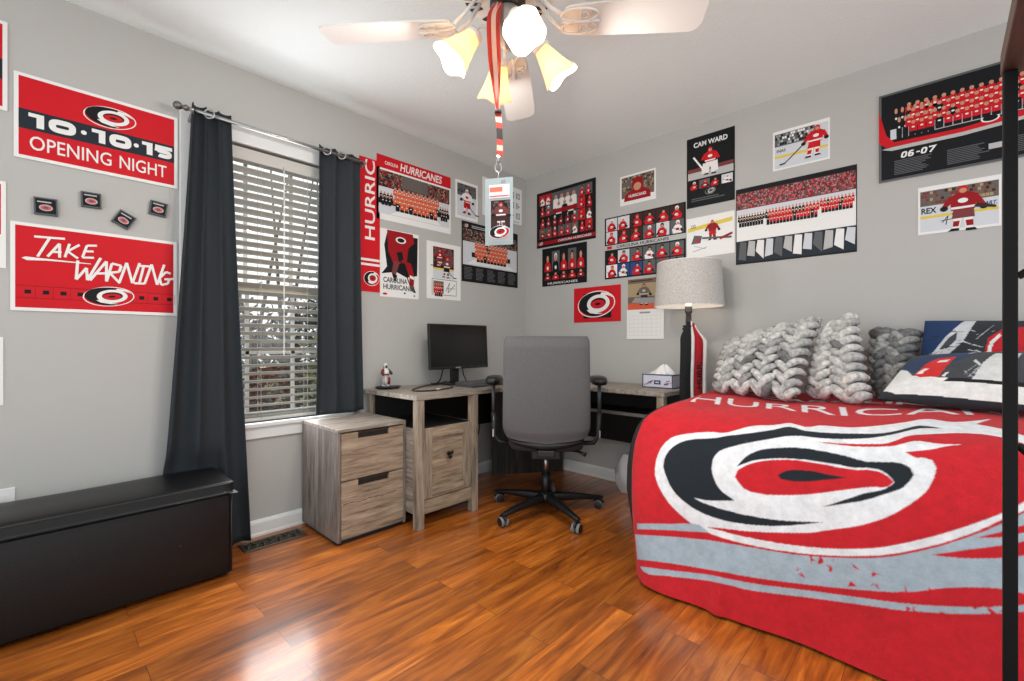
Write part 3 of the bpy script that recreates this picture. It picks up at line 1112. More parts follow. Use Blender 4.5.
# --- small portrait cards
s = on_left(2.175, 2.400, 1.960, 2.247, 'w')
s.rect(0.018, 0.022, s.W - 0.018, s.H - 0.022, 'i', 1)
s.rect(0.018, 0.175, s.W - 0.018, s.H - 0.022, 'G', 2)
s.crowd(0.02, 0.20, s.W - 0.02, s.H - 0.025, 16, 4, 'kGdn ', 3, rg)
s.player(0.112, 0.045, 0.185, 'w', 'r', 4, 1, True, trim='r', helmet='w')
s.done('photo_print', 'small white bordered photo of a white shirted skater right of the red headed poster', 'photo', GL)
s = on_left(1.915, 2.226, 1.337, 1.745, 'w')
W = s.W
s.rect(0.012, 0.012, W - 0.012, s.H - 0.012, 'w', 1)
s.rect(0.055, 0.150, 0.245, 0.375, 'd', 2)
s.rect(0.055, 0.150, 0.245, 0.215, 'i', 3)
s.rect(0.055, 0.212, 0.245, 0.225, 'y', 4)
s.crowd(0.057, 0.235, 0.243, 0.37, 14, 8, 'dmGnr', 3, rg)
s.player(0.115, 0.235, 0.125, 'R', 'm', 5, -1, True)
s.player(0.170, 0.160, 0.150, 'm', 'k', 5, 1, True, lean=0.1)
s.frame(0.045, 0.030, 0.270, 0.145, 0.004, 'G', 2)
s.rect(0.058, 0.042, 0.150, 0.130, 'n', 2)
s.squad(0.06, 0.045, 0.148, 0.12, 2, 5, 3, 'r', rg=rg)
s.line(0.170, 0.06, 0.205, 0.125, 0.004, 'k', 2)
s.line(0.205, 0.125, 0.190, 0.05, 0.004, 'k', 2)
s.line(0.19, 0.05, 0.255, 0.115, 0.004, 'k', 2)
s.line(0.175, 0.08, 0.255, 0.085, 0.003, 'k', 2)
s.done('photo_print', 'white card with a tall game photo above a small signed print', 'photo', GL)
s = on_left(2.236, 2.860, 1.489, 1.948, 'k')
W = s.W
s.rect(0.012, 0.130, W - 0.012, 0.425, 'i', 1)
s.rect(0.012, 0.310, W - 0.012, 0.400, 'd', 2)
s.crowd(0.012, 0.315, W - 0.012, 0.405, 56, 7, 'ndkGmt', 3, rg)
s.rect(0.012, 0.402, W - 0.012, 0.448, 'k', 2)
s.emblem(0.045, 0.428, 0.045, 3, k=0.6)
s.lines(0.10, 0.415, 0.28, 0.44, 2, 'l', 3, rg)
s.rect(0.10, 0.195, 0.53, 0.232, 'k', 2)
s.squad(0.13, 0.190, 0.50, 0.330, 4, 10, 4, 'o', rg=rg)
s.poly([(0.05, 0.14), (0.58, 0.14), (0.48, 0.185), (0.14, 0.185)], 'w', 2)
for i in range(5):
    s.lines(0.025 + i * 0.12, 0.020, 0.115 + i * 0.12, 0.115, 9, 'G', 2, rg)
s.done('poster', 'black bordered team photo poster with text columns, nearest the corner on the window wall', 'poster', GL)
s = on_left(2.450, 2.912, 2.032, 2.338, 'w')
for i in range(6):
    for j in range(3):
        x, y = 0.03 + i * 0.072, 0.045 + j * 0.085
        s.rect(x, y, x + 0.008, y + 0.05, 'G', 1)
        if (i * 3 + j) % 4:
            s.frame(x + 0.018, y, x + 0.044, y + 0.05, 0.007, 'G', 1)
        else:
            s.rect(x + 0.018, y, x + 0.026, y + 0.05, 'G', 1)
            s.rect(x + 0.026, y + 0.02, x + 0.044, y + 0.028, 'G', 1)
s.rect(0.03, 0.015, 0.43, 0.020, 'g', 1)
s.done('poster', 'white sheet of dark number marks high on the window wall beside the corner', 'poster', GL)

# ---------------- back wall
rg = random.Random(5)
s = on_back(0.128, 0.717, 1.822, 2.287, 'k')
W = s.W
cw_, ch_ = 0.0665, 0.0935
for j in range(4):
    for i in range(8):
        x, y = 0.030 + i * cw_, 0.072 + j * ch_
        if j >= 2 and 2 <= i <= 5:
            continue
        s.skater(x, y, x + cw_ * 0.94, y + ch_ * 0.94, rg.choice('kGrdnk'), rg.choice('rrRrw'), 2, rg)
s.rect(0.163, 0.262, 0.428, 0.438, 'G', 2)
s.squad(0.175, 0.275, 0.415, 0.425, 2, 4, 3, 'w', rg=rg)
s.rect(0.168, 0.265, 0.42, 0.300, 'R', 8)
s.rect(0.0, 0.020, W, 0.050, 'R', 1)
s.text('CAROLINA HURRICANES', 0.23, 0.027, 0.55, 0.045, 'w', 3, 0.01)
s.emblem(0.045, 0.035, 0.045, 3, k=0.6)
s.done('poster', 'black poster of many player pictures with a team shot at top, nearest the corner', 'poster', GB)
s = on_back(0.188, 0.636, 1.493, 1.809, 'k')
for i in range(5):
    x = 0.020 + i * 0.083
    s.bust(x, 0.105, x + 0.080, 0.285, 'kGkGk'[i], 'rkrrr'[i], 2, 'kwdkk'[i])
    s.bust(x, 0.050, x + 0.080, 0.120, 'kkkkk'[i], 'Rr'[i % 2], 5, 'k')
s.text('HURRICANES', 0.06, 0.012, 0.36, 0.030, 'w', 2, 0.01)
s.done('poster', 'black poster of five standing players, under the many picture poster by the corner', 'poster', GB)
s = on_back(0.513, 0.932, 1.180, 1.450, 'r')
s.rect(0.09, 0.03, 0.34, 0.22, 'k', 1)
s.emblem(0.205, 0.137, 0.335, 2, k=0.60)
s.ell(0.345, 0.09, 0.008, 0.008, 'k', 1)
s.done('poster', 'plain red poster with one large round swirl emblem above the desk', 'poster', GB)
s = on_back(0.926, 1.203, 2.018, 2.232, 'w')
W = s.W
s.rect(0.012, 0.014, W - 0.012, s.H - 0.014, 'n', 1)
s.crowd(0.014, 0.10, W - 0.014, s.H - 0.016, 18, 6, 'ndGt', 2, rg)
s.rect(0.012, 0.014, W - 0.012, 0.05, 'w', 3)
s.poly([(0.03, 0.025), (0.24, 0.025), (0.235, 0.075), (0.18, 0.105), (0.10, 0.105), (0.045, 0.075)], 'R', 4)
s.ell(0.138, 0.135, 0.044, 0.052, 'R', 5)
s.ell(0.138, 0.118, 0.030, 0.028, 's', 6)
s.text('HURRICANES', 0.07, 0.048, 0.205, 0.068, 'w', 6, 0.02)
s.done('photo_print', 'white bordered portrait of a red helmeted player high on the back wall', 'photo', GB)
s = on_back(0.797, 1.412, 1.496, 1.952, 'k')
W = s.W
s.rect(0.0, 0.215, W, 0.250, 'l', 1)
s.text('CAROLINA HURRICANES', 0.10, 0.222, 0.50, 0.243, 'K', 2, 0.02)
s.rect(0.02, 0.222, 0.06, 0.243, 'r', 2)
for j in range(4):
    for i in range(6):
        x = 0.012 + i * 0.0995
        y = (0.012, 0.112, 0.258, 0.355)[j]
        s.skater(x, y, x + 0.093, y + 0.092, rg.choice('iGkwbG') if j == 0 else rg.choice('kGGdi'), rg.choice('rrrrw'), 2, rg)
s.done('poster', 'poster of player pictures in two blocks split by a pale lettered strip', 'poster', GB)
# calendar
t = thing('wall_calendar', 'wall calendar with a tan picture page and blank white month page behind the lamp', 'calendar', (1.10, YB, 1.05))
s = on_back(0.990, 1.243, 1.258, 1.475, 't', gap=0.002)
s.rect(0, 0.185, s.W, s.H, 'n', 1)
s.rect(0, 0.0, s.W, 0.045, 'o', 1)
s.rect(0.0, 0.045, s.W, 0.09, 'n', 1)
s.lines(0.02, 0.195, 0.23, 0.21, 1, 'd', 2)
s.player(0.125, 0.03, 0.15, 'n', 'd', 3, 1, False, helmet='d', trim='l')
s.poly([(0.03, 0.05), (0.20, 0.04), (0.24, 0.075), (0.06, 0.085)], 'g', 12)
s.mb.build('picture_page', t)
s = on_back(0.983, 1.262, 1.048, 1.257, 'w', gap=0.003, th=0.004)
for i in range(8):
    s.rect(0.02 + i * 0.034, 0.025, 0.021 + i * 0.034, 0.165, 'l', 1)
for i in range(6):
    s.rect(0.02, 0.025 + i * 0.028, 0.259, 0.026 + i * 0.028, 'l', 1)
s.rect(0.10, 0.18, 0.18, 0.192, 'g', 1)
s.mb.build('month_page', t)
# goalie poster
s = on_back(1.419, 1.716, 1.900, 2.353, 'k')
W = s.W
s.text('CAM WARD', 0.045, 0.385, 0.255, 0.418, 'w', 2, 0.03)
s.rect(0.008, 0.180, W - 0.008, 0.225, 'l', 1)
s.rect(0.008, 0.225, W - 0.008, 0.250, 'm', 1)
s.player(0.150, 0.195, 0.17, 'r', 'w', 3, 1, False, trim='w')
s.poly([(0.095, 0.205), (0.14, 0.205), (0.145, 0.265), (0.105, 0.27)], 'w', 9)
s.poly([(0.155, 0.205), (0.20, 0.21), (0.195, 0.275), (0.155, 0.265)], 'w', 9)
s.line(0.045, 0.325, 0.105, 0.235, 0.011, 'w', 10)
s.line(0.10, 0.24, 0.125, 0.215, 0.016, 'w', 10)
for i in range(4):
    s.skater(0.012 + i * 0.069, 0.115, 0.078 + i * 0.069, 0.170, 'kGki'[i], 'rRrw'[i], 2, rg)
s.emblem(0.150, 0.088, 0.065, 2, dark='k', red='G', ring='l', k=0.6)
s.lines(0.03, 0.035, 0.27, 0.060, 2, 'G', 2, rg)
s.done('poster', 'black poster of a goalie with white stick below white block lettering', 'poster', GB)
s = on_back(1.419, 1.716, 1.572, 1.832, 'w', tilt=0.01)
s.poly([(0.01, 0.17), (0.285, 0.20), (0.285, 0.225), (0.01, 0.195)], 'y', 1)
s.text('UG', 0.03, 0.190, 0.06, 0.215, 'G', 3, 0.02)
s.player(0.165, 0.100, 0.125, 'R', 'r', 3, 1, False, trim='m')
s.poly([(0.03, 0.09), (0.09, 0.09), (0.10, 0.135), (0.05, 0.145)], 'G', 3)
s.poly([(0.05, 0.10), (0.08, 0.10), (0.08, 0.13)], 'r', 4)
s.line(0.10, 0.12, 0.28, 0.10, 0.012, 'G', 10)
s.line(0.04, 0.04, 0.13, 0.06, 0.004, 'g', 2)
s.line(0.05, 0.075, 0.12, 0.05, 0.003, 'g', 2)
s.line(0.21, 0.10, 0.285, 0.125, 0.014, 'R', 10)
s.done('photo_print', 'white signed photo of a stretching goalie with a yellow stripe, above the lamp shade', 'photo', GB)
s = on_back(1.924, 2.199, 2.016, 2.241, 'w')
W = s.W
s.rect(0.010, 0.010, W - 0.008, s.H - 0.018, 'i', 1)
s.rect(0.010, 0.135, W - 0.070, s.H - 0.018, 'G', 2)
s.crowd(0.012, 0.14, W - 0.072, s.H - 0.02, 16, 4, 'kGglw', 3, rg)
s.rect(0.010, 0.068, W - 0.008, 0.082, 'y', 2)
s.text('INAS', 0.02, 0.10, 0.065, 0.118, 'G', 3, 0.03)
s.player(0.195, 0.035, 0.165, 'r', 'r', 4, -1, False, lean=-0.15)
s.line(0.16, 0.12, 0.060, 0.030, 0.005, 'k', 11)
s.line(0.062, 0.031, 0.035, 0.028, 0.008, 'k', 11)
s.done('photo_print', 'white bordered photo of a red skater reaching with a long stick', 'photo', GB)
# panorama
gm2, nt2, b2 = newmat('glossy_print_film')
s = on_back(1.722, 2.316, 1.497, 1.955, 'k')
W = s.W
s.rect(0.004, 0.330, W - 0.004, 0.430, 'm', 1)
s.crowd(0.004, 0.335, W - 0.004, 0.428, 80, 9, 'mRnGdppg', 2, rg)
s.rect(0.004, 0.292, W - 0.004, 0.330, 'i', 2)
s.rect(0.004, 0.140, W - 0.004, 0.292, 'w', 1)
s.squad(0.010, 0.245, 0.16, 0.305, 2, 10, 3, 'k', rg=rg)
s.squad(0.16, 0.240, 0.43, 0.315, 2, 16, 4, 'r', rg=rg)
s.squad(0.43, 0.255, 0.585, 0.320, 2, 10, 3, 'r', rg=rg)
s.rect(0.004, 0.010, W - 0.004, 0.140, 'K', 1)
for i in range(12):
    x = 0.015 + i * 0.048
    s.poly([(x, 0.03 + 0.02 * (i % 3)), (x + 0.042, 0.02 + 0.02 * (i % 2)), (x + 0.045, 0.13), (x + 0.01, 0.135)], 'Glwi'[i % 4], 2)
s.done('poster', 'wide glossy team panorama with dark lower band, right of the lamp', 'poster', GB)
# 06 07
s = on_back(2.406, 3.05, 1.830, 2.270, 'k', th=0.008, edge=mat('clear_edge', (170, 172, 172), 0.2))
W = s.W
s.frame(0, 0, W, s.H, 0.010, 'G', 1)
s.rect(0.045, 0.180, W - 0.03, 0.395, 'k', 1)
s.rect(0.045, 0.205, W - 0.03, 0.255, 'i', 2)
s.poly([(0.0, 0.20), (0.03, 0.17), (0.30, 0.165), (W - 0.02, 0.185), (W - 0.02, 0.215), (0.30, 0.185), (0.06, 0.19), (0.03, 0.23), (0.0, 0.36)], 'r', 4)
s.poly([(0.01, 0.165), (0.05, 0.150), (0.30, 0.148), (W - 0.02, 0.170), (W - 0.02, 0.184), (0.30, 0.165), (0.05, 0.168)], 'l', 4)
s.squad(0.055, 0.245, 0.22, 0.365, 2, 7, 5, 'k', rg=rg)
s.squad(0.10, 0.235, W - 0.05, 0.375, 4, 16, 5, 'r', rg=rg)
for ch, xa in (('0', 0.083), ('6', 0.109), ('0', 0.156), ('7', 0.182)):
    s.digit(ch, xa, 0.104, xa + 0.022, 0.134, 0.007, 'w', 5, 0.2)
s.rect(0.142, 0.116, 0.155, 0.122, 'w', 5)
for i in range(3):
    s.lines(0.06 + i * 0.19, 0.025, 0.20 + i * 0.19, 0.098, 9, 'G', 3, rg)
s.ell(0.39, 0.200, 0.030, 0.018, 'w', 6)
s.ell(0.39, 0.200, 0.024, 0.013, 'k', 7)
s.rect(0.385, 0.060, 0.43, 0.085, 'l', 4)
s.done('poster', 'long black 06 07 team poster with a red swoosh partly behind the shelf post', 'poster', GB)
s = on_back(2.554, 2.831, 1.543, 1.772, 'w')
W = s.W
s.rect(0.008, 0.012, W - 0.008, s.H - 0.022, 'i', 1)
s.rect(0.008, 0.135, W - 0.008, s.H - 0.022, 'n', 2)
s.crowd(0.010, 0.14, W - 0.010, s.H - 0.024, 20, 4, 'nGdmt', 3, rg)
s.rect(0.008, 0.075, W - 0.008, 0.088, 'y', 2)
s.text('REX', 0.012, 0.098, 0.066, 0.126, 'K', 3, 0.03)
s.text('PART.', 0.215, 0.100, 0.264, 0.118, 'b', 3, 0.03, shear=0.2)
s.player(0.155, 0.000, 0.205, 'R', 'm', 4, 1, False, trim='w')
s.poly([(0.19, 0.10), (0.26, 0.085), (0.262, 0.095), (0.20, 0.118)], 'd', 11)
s.line(0.085, 0.045, 0.105, 0.075, 0.003, 'k', 3)
s.line(0.105, 0.075, 0.098, 0.035, 0.003, 'k', 3)
s.line(0.08, 0.055, 0.125, 0.060, 0.003, 'k', 3)
s.line(0.125, 0.060, 0.120, 0.085, 0.003, 'k', 3)
s.done('photo_print', 'small signed photo of a dark red shirted player beneath the 06 07 poster', 'photo', GB)


# ------------------------------------------------------------------ storage bench
t = thing('storage_bench', 'long black leatherette storage bench against the wall under the take warning sign', 'bench', (0.21, 0.05, 0))
b = MB()
b.box(0.052, 0.372, -0.52, 0.606, 0.012, 0.362, LEATHER)
b.build('body', t, smooth=True, bevel=0.012, seg=3)
b = MB()
P = []
for j in range(25):
    v = j / 24
    row = []
    for i in range(13):
        u = i / 12
        x, y = 0.048 + 0.336 * u, -0.524 + 1.138 * v
        z = 0.415 + 0.010 * (1 - abs(2 * u - 1) ** 4) * (1 - abs(2 * v - 1) ** 8) + 0.002 * math.sin(9 * v + 4 * u)
        row.append((x, y, z))
    P.append(row)
nr, nc = 25, 13
vs = [p for r in P for p in r]
edge = [(0, i) for i in range(nc)] + [(j, nc - 1) for j in range(1, nr)] + [(nr - 1, i) for i in range(nc - 2, -1, -1)] + [(j, 0) for j in range(nr - 2, 0, -1)]
fs = [(j * nc + i, j * nc + i + 1, (j + 1) * nc + i + 1, (j + 1) * nc + i) for j in range(nr - 1) for i in range(nc - 1)]
k0 = len(vs)
for (j, i) in edge:
    x, y, z = P[j][i]
    vs.append((x, y, 0.366))
ne = len(edge)
for q in range(ne):
    a_, b_ = edge[q], edge[(q + 1) % ne]
    fs.append((b_[0] * nc + b_[1], a_[0] * nc + a_[1], k0 + q, k0 + (q + 1) % ne))
fs.append(tuple(k0 + q for q in range(ne)))
b.add(vs, fs, LEATHER)
b.build('lid', t, smooth=True, bevel=0.012, seg=3)
b = MB()
for zz in (0.368, 0.409):
    loop = []
    loop.append((0.383, -0.52, zz))
    for q in range(9):
        a = PI / 2 * q / 8
        loop.append((0.359 + 0.024 * math.cos(a), 0.589 + 0.024 * math.sin(a), zz))
    loop.append((0.05, 0.613, zz))
    b.tube(loop, 0.003, LEATHER2, 6)
b.tube([(0.372, 0.606, 0.02), (0.372, 0.606, 0.36)], 0.003, LEATHER2, 6)
b.build('piping', t, smooth=True)
b = MB()
b.lathe((0.3725, 0.42, 0.19), [(0.005, 0), (0.004, 0.0015)], LEATHER2, 10, (1, 0, 0))
b.build('dimple', t)

# ------------------------------------------------------------------ floor vent
t = thing('floor_vent', 'dark scrollwork floor register in the floor below the window', 'vent', (0.13, 0.86, 0))
b = MB()
vx0, vx1, vy0, vy1 = 0.070, 0.190, 0.712, 1.012
b.box(vx0 + 0.012, vx1 - 0.012, vy0 + 0.012, vy1 - 0.012, 0.0005, 0.0015, mat('vent_shadow_box', (8, 8, 8), 0.9))
b.build('well', t)
b = MB()
b.box(vx0, vx1, vy0, vy0 + 0.016, 0.0, 0.006, BRONZE)
b.box(vx0, vx1, vy1 - 0.016, vy1, 0.0, 0.006, BRONZE)
b.box(vx0, vx0 + 0.016, vy0 + 0.016, vy1 - 0.016, 0.0, 0.006, BRONZE)
b.box(vx1 - 0.016, vx1, vy0 + 0.016, vy1 - 0.016, 0.0, 0.006, BRONZE)
b.build('frame', t, bevel=0.002)
b = MB()
for i in range(7):
    yc = vy0 + 0.036 + i * 0.038
    for k, xc in enumerate((vx0 + 0.040, vx1 - 0.040)):
        sg = 1 if (i + k) % 2 else -1
        sp = []
        for q in range(17):
            a = sg * (q / 16) * 2.6 * PI
            r = 0.021 * (1 - 0.75 * q / 16)
            sp.append((xc + r * math.cos(a), yc + r * math.sin(a), 0.004))
        b.tube(sp, 0.0028, BRONZE, 5)
    b.tube([(vx0 + 0.014, yc - 0.019, 0.004), ((vx0 + vx1) / 2, yc, 0.004), (vx1 - 0.014, yc - 0.019, 0.004)], 0.0026, BRONZE, 5)
b.build('scrollwork', t)

# ------------------------------------------------------------------ filing cabinet
t = thing('filing_cabinet', 'grey rustic wood filing cabinet with two drawers beside the desk, under the right curtain', 'filing cabinet', (0.24, 1.24, 0))
cx0, cx1, cy0, cy1, cz = 0.022, 0.452, 1.050, 1.446, 0.587
b = MB()
b.box(cx0, cx1 - 0.0, cy0, cy0 + 0.016, 0.018, cz - 0.018, WOODZ)
b.box(cx0, cx1 - 0.0, cy1 - 0.016, cy1, 0.018, cz - 0.018, WOODZ)
b.box(cx0, cx0 + 0.01, cy0 + 0.016, cy1 - 0.016, 0.018, cz - 0.018, WOODZ)
b.box(cx0 + 0.01, cx1 - 0.02, cy0 + 0.016, cy1 - 0.016, 0.018, 0.034, WOODY)
b.box(cx0 + 0.01, cx1 - 0.022, cy0 + 0.016, cy1 - 0.016, 0.3, 0.31, WOODGAP)
b.build('carcass', t, bevel=0.0015)
b = MB()
b.box(cx0, cx1 + 0.002, cy0 - 0.001, cy1 + 0.001, cz - 0.018, cz, WOODY)
b.build('top_panel', t, bevel=0.002)
b = MB()
b.box(cx0 + 0.02, cx1 - 0.02, cy0 + 0.01, cy1 - 0.01, 0.0, 0.018, BLACKPLASTIC)
b.build('plinth', t)
for (z0, z1) in ((0.036, 0.318), (0.324, 0.562)):
    d = MB()
    y0, y1 = cy0 + 0.019, cy1 - 0.019
    nh0, nh1 = y0 + 0.09, y1 - 0.09     # finger notch in the top edge
    zn = z1 - 0.034
    d.box(cx1 - 0.018, cx1 + 0.001, y0, y1, z0, zn, WOODF)
    d.box(cx1 - 0.018, cx1 + 0.001, y0, nh0, zn, z1, WOODF)
    d.box(cx1 - 0.018, cx1 + 0.001, nh1, y1, zn, z1, WOODF)
    dr = d.build('drawer', t)
    h_ = MB()
    h_.box(cx1 - 0.018, cx1 - 0.012, nh0, nh1, zn, z1, WOODGAP)
    h_.box(cx1 - 0.012, cx1 + 0.004, nh0, nh1, z1 - 0.007, z1 + 0.001, WOODGAP)
    h_.build('pull', dr)
    if z0 < 0.1:
        h_ = MB()
        for q in range(9):
            yy = y0 + 0.01 + q * 0.034
            zz = 0.205 + 0.004 * math.sin(q * 1.9)
            h_.tube([(cx1 + 0.0012, yy, zz), (cx1 + 0.0012, yy + 0.03, zz + 0.003 * math.cos(q * 2.3))], 0.0014, WOODGAP, 4)
        h_.build('grain_crack', dr)

# ------------------------------------------------------------------ corner desk
DT = 0.733      # desk height
DX = 0.585      # front of the left run
DY0 = 1.428
RY = 2.50       # front of the back run
RX1 = 1.480
desk = thing('corner_desk', 'L shaped grey rustic wood corner desk with a cabinet pedestal along both walls', 'desk', (0.3, 2.2, 0))
b = MB()
b.prism([(0.012, DY0), (DX, DY0), (DX, 2.06), (0.98, RY), (RX1, RY), (RX1, 2.945), (0.012, 2.945)], DT - 0.026, DT, WOODY)
b.build('desktop', desk, bevel=0.003)
b = MB()
b.box(DX - 0.05, DX - 0.004, DY0 + 0.008, DY0 + 0.053, 0, DT - 0.026, WOODFZ)
b.build('leg', desk, bevel=0.003)
b = MB()
b.box(DX - 0.05, DX - 0.004, 1.832, 1.877, 0, DT - 0.026, WOODFZ)
b.build('leg', desk, bevel=0.003)
b = MB()
b.box(0.03, 0.076, DY0 + 0.026, DY0 + 0.071, 0, DT - 0.026, WOODFZ)
b.build('leg', desk, bevel=0.003)
b = MB()
b.box(RX1 - 0.052, RX1 - 0.008, RY + 0.008, RY + 0.052, 0, DT - 0.026, WOODFZ)
b.build('leg', desk, bevel=0.003)
b = MB()
b.box(RX1 - 0.052, RX1 - 0.008, 2.89, 2.935, 0, DT - 0.026, WOODFZ)
b.build('leg', desk, bevel=0.003)
b = MB()
b.prism([(0.10, 2.46), (0.118, 2.448), (0.44, 2.915), (0.422, 2.927)], 0, DT - 0.026, WOODEND)
b.build('corner_panel', desk)
# pedestal
b = MB()
b.box(0.09, DX - 0.05, DY0 + 0.022, DY0 + 0.034, 0.075, 0.545, WOODX)
b.box(0.09, DX - 0.05, 1.848, 1.862, 0.075, 0.545, WOODX)
b.box(0.09, DX - 0.05, DY0 + 0.034, 1.848, 0.075, 0.09, WOODX)
b.box(0.09, DX - 0.05, DY0 + 0.034, 1.848, 0.53, 0.545, DARKLAM)
b.box(0.09, 0.10, DY0 + 0.034, 1.848, 0.09, DT - 0.03, DARKLAM)
b.build('pedestal_box', desk)
b = MB()
b.box(DX - 0.042, DX - 0.018, DY0 + 0.053, 1.832, 0.075, 0.150, WOODF)
b.build('lower_rail', desk, bevel=0.002)
b = MB()
py0, py1, pz0, pz1 = DY0 + 0.056, 1.829, 0.156, 0.545
fw = 0.058
xf = DX - 0.020
b.box(xf - 0.018, xf + 0.004, py0, py0 + fw, pz0, pz1, WOODFZ)
b.box(xf - 0.018, xf + 0.004, py1 - fw, py1, pz0, pz1, WOODFZ)
b.box(xf - 0.018, xf + 0.004, py0 + fw, py1 - fw, pz0, pz0 + fw, WOODF)
b.box(xf - 0.018, xf + 0.004, py0 + fw, py1 - fw, pz1 - fw, pz1, WOODF)
b.box(xf - 0.018, xf - 0.010, py0 + fw, py1 - fw, pz0 + fw, pz1 - fw, WOODF)
door = b.build('door', desk, bevel=0.0015)
b = MB()
yc, zc = (py0 + py1) / 2 + 0.005, (pz0 + pz1) / 2 + 0.03
hm = mat('dark_iron', (38, 34, 31), 0.45, 0.6)
b.tube([(xf - 0.010, yc, zc), (xf + 0.012, yc, zc)], 0.006, hm, 8)
for a in (R_(90), R_(210), R_(330)):
    a2 = a + PI
    b.ball((xf + 0.014, yc + 0.015 * math.cos(a2), zc + 0.015 * math.sin(a2)), 0.006, 0.0125, 0.0125, hm, 10, 6)
b.build('handle', door, smooth=True)
# back panels and rail
b = MB()
b.box(0.020, 0.034, DY0 + 0.06, 2.90, 0.39, DT - 0.026, DARKLAM)
b.build('modesty_panel', desk)
b = MB()
b.box(0.45, RX1 - 0.055, 2.925, 2.938, 0.31, DT - 0.026, DARKLAM)
b.build('modesty_panel', desk)
b = MB()
b.box(0.60, RX1 - 0.052, 2.64, 2.90, 0.555, 0.570, DARKLAM)
b.box(0.60, RX1 - 0.052, 2.632, 2.640, 0.552, 0.574, mat('grey_shelf_edge', (104, 102, 100), 0.5))
b.build('under_shelf', desk)

# ------------------------------------------------------------------ things on the desk
t = thing('figurine', 'small white and red goalie figurine standing on a black dish, left end of desk', 'figurine', (0.100, 1.530, DT))
fx, fy, fz = 0.100, 1.530, DT + 0.017
FM = Matrix.Translation((fx, fy, fz)) @ Matrix.Diagonal((1.15, 1.0, 1.3, 1.0)) @ Matrix.Translation((-fx, -fy, -fz))
FW, FR, FK = mat('figurine_white', (226, 222, 218), 0.35), mat('figurine_red', (120, 30, 34), 0.35), mat('figurine_dark', (58, 46, 44), 0.4)
b = MB()
b.M = FM
b.lathe((fx, fy, fz), [(0.022, 0), (0.023, 0.004), (0.019, 0.008)], FW, 16)
for sg in (-1, 1):
    b.tube([(fx + 0.004, fy + sg * 0.012, fz + 0.008), (fx + 0.008, fy + sg * 0.013, fz + 0.026), (fx, fy + sg * 0.009, fz + 0.048)], [0.010, 0.0115, 0.010], FW, 10)
    b.box(fx + 0.010, fx + 0.019, fy + sg * 0.013 - 0.008, fy + sg * 0.013 + 0.008, fz + 0.008, fz + 0.042, FR if sg > 0 else FW)
b.build('legs', t, smooth=True)
b = MB()
b.M = FM
b.lathe((fx, fy, fz + 0.044), [(0.017, 0), (0.021, 0.012), (0.022, 0.028), (0.016, 0.038), (0.007, 0.042)], FW, 14)
b.tube([(fx, fy - 0.018, fz + 0.078), (fx + 0.008, fy - 0.030, fz + 0.064), (fx + 0.018, fy - 0.026, fz + 0.056)], [0.0085, 0.008, 0.0075], FR, 8)
b.tube([(fx, fy + 0.018, fz + 0.078), (fx + 0.006, fy + 0.031, fz + 0.066), (fx + 0.02, fy + 0.030, fz + 0.060)], [0.0085, 0.008, 0.0075], FK, 8)
b.lathe((fx, fy, fz + 0.052), [(0.0215, 0), (0.0225, 0.008)], FR, 14)
b.build('torso', t, smooth=True)
b = MB()
b.M = FM
b.ball((fx + 0.001, fy, fz + 0.097), 0.0125, 0.012, 0.0145, FW, 12, 8)
b.ball((fx + 0.007, fy, fz + 0.095), 0.0085, 0.009, 0.0095, FK, 10, 6)
b.build('masked_head', t, smooth=True)
b = MB()
b.M = FM
b.tube([(fx + 0.024, fy - 0.028, fz + 0.10), (fx + 0.022, fy - 0.024, fz + 0.012), (fx + 0.024, fy - 0.008, fz + 0.004)], 0.0022, FK, 6)
b.build('stick', t)
t = thing('dish', 'flat black dish under the goalie figurine at the left end of the desk', 'dish', (0.105, 1.540, DT))
b = MB()
P = []
for r, z in ((0.030, 0.0), (0.056, 0.004), (0.066, 0.014), (0.063, 0.0150), (0.052, 0.008), (0.028, 0.0165), (0.004, 0.0168)):
    P.append([(0.105 + r * 0.95 * math.cos(2 * PI * k / 28), 1.545 + r * 1.25 * math.sin(2 * PI * k / 28) * (1 + 0.08 * math.sin(4 * PI * k / 28)), DT + z) for k in range(28)])
b.grid(P, BLACKPLASTIC, closed_u=True)
b.build('bowl', t, smooth=True)

# monitor
t = thing('monitor', 'flat black computer monitor switched off on the desk by the corner', 'monitor', (0.16, 2.04, DT))
my0, my1, mz0, mz1, mx = 1.800, 2.325, 0.842, 1.150, 0.20
b = MB()
b.M = Matrix.Translation((mx, 0, mz0)) @ Matrix.Rotation(R_(-3), 4, 'Y') @ Matrix.Translation((-mx, 0, -mz0))
b.box(mx - 0.022, mx, my0, my1, mz0, mz1, BLACKPLASTIC)
b.box(mx - 0.045, mx - 0.022, my0 + 0.12, my1 - 0.12, mz0 + 0.05, mz1 - 0.09, BLACKPLASTIC)
b.build('housing', t, bevel=0.004)
b = MB()
b.M = Matrix.Translation((mx, 0, mz0)) @ Matrix.Rotation(R_(-3), 4, 'Y') @ Matrix.Translation((-mx, 0, -mz0))
b.box(mx - 0.001, mx + 0.0012, my0 + 0.010, my1 - 0.010, mz0 + 0.020, mz1 - 0.010, mat('dark_screen', (12, 12, 13), 0.22))
b.build('screen', t)
b = MB()
b.box(mx + 0.001, mx + 0.0022, 2.015, 2.06, mz0 + 0.005, mz0 + 0.013, SILVER)
b.build('badge', t)
b = MB()
b.box(mx - 0.06, mx - 0.035, 2.01, 2.075, DT + 0.010, mz0 + 0.12, BLACKPLASTIC)
b.build('neck', t, bevel=0.004)
b = MB()
b.box(mx - 0.12, mx + 0.04, 1.93, 2.15, DT, DT + 0.012, BLACKPLASTIC)
b.build('stand_foot', t, bevel=0.004)

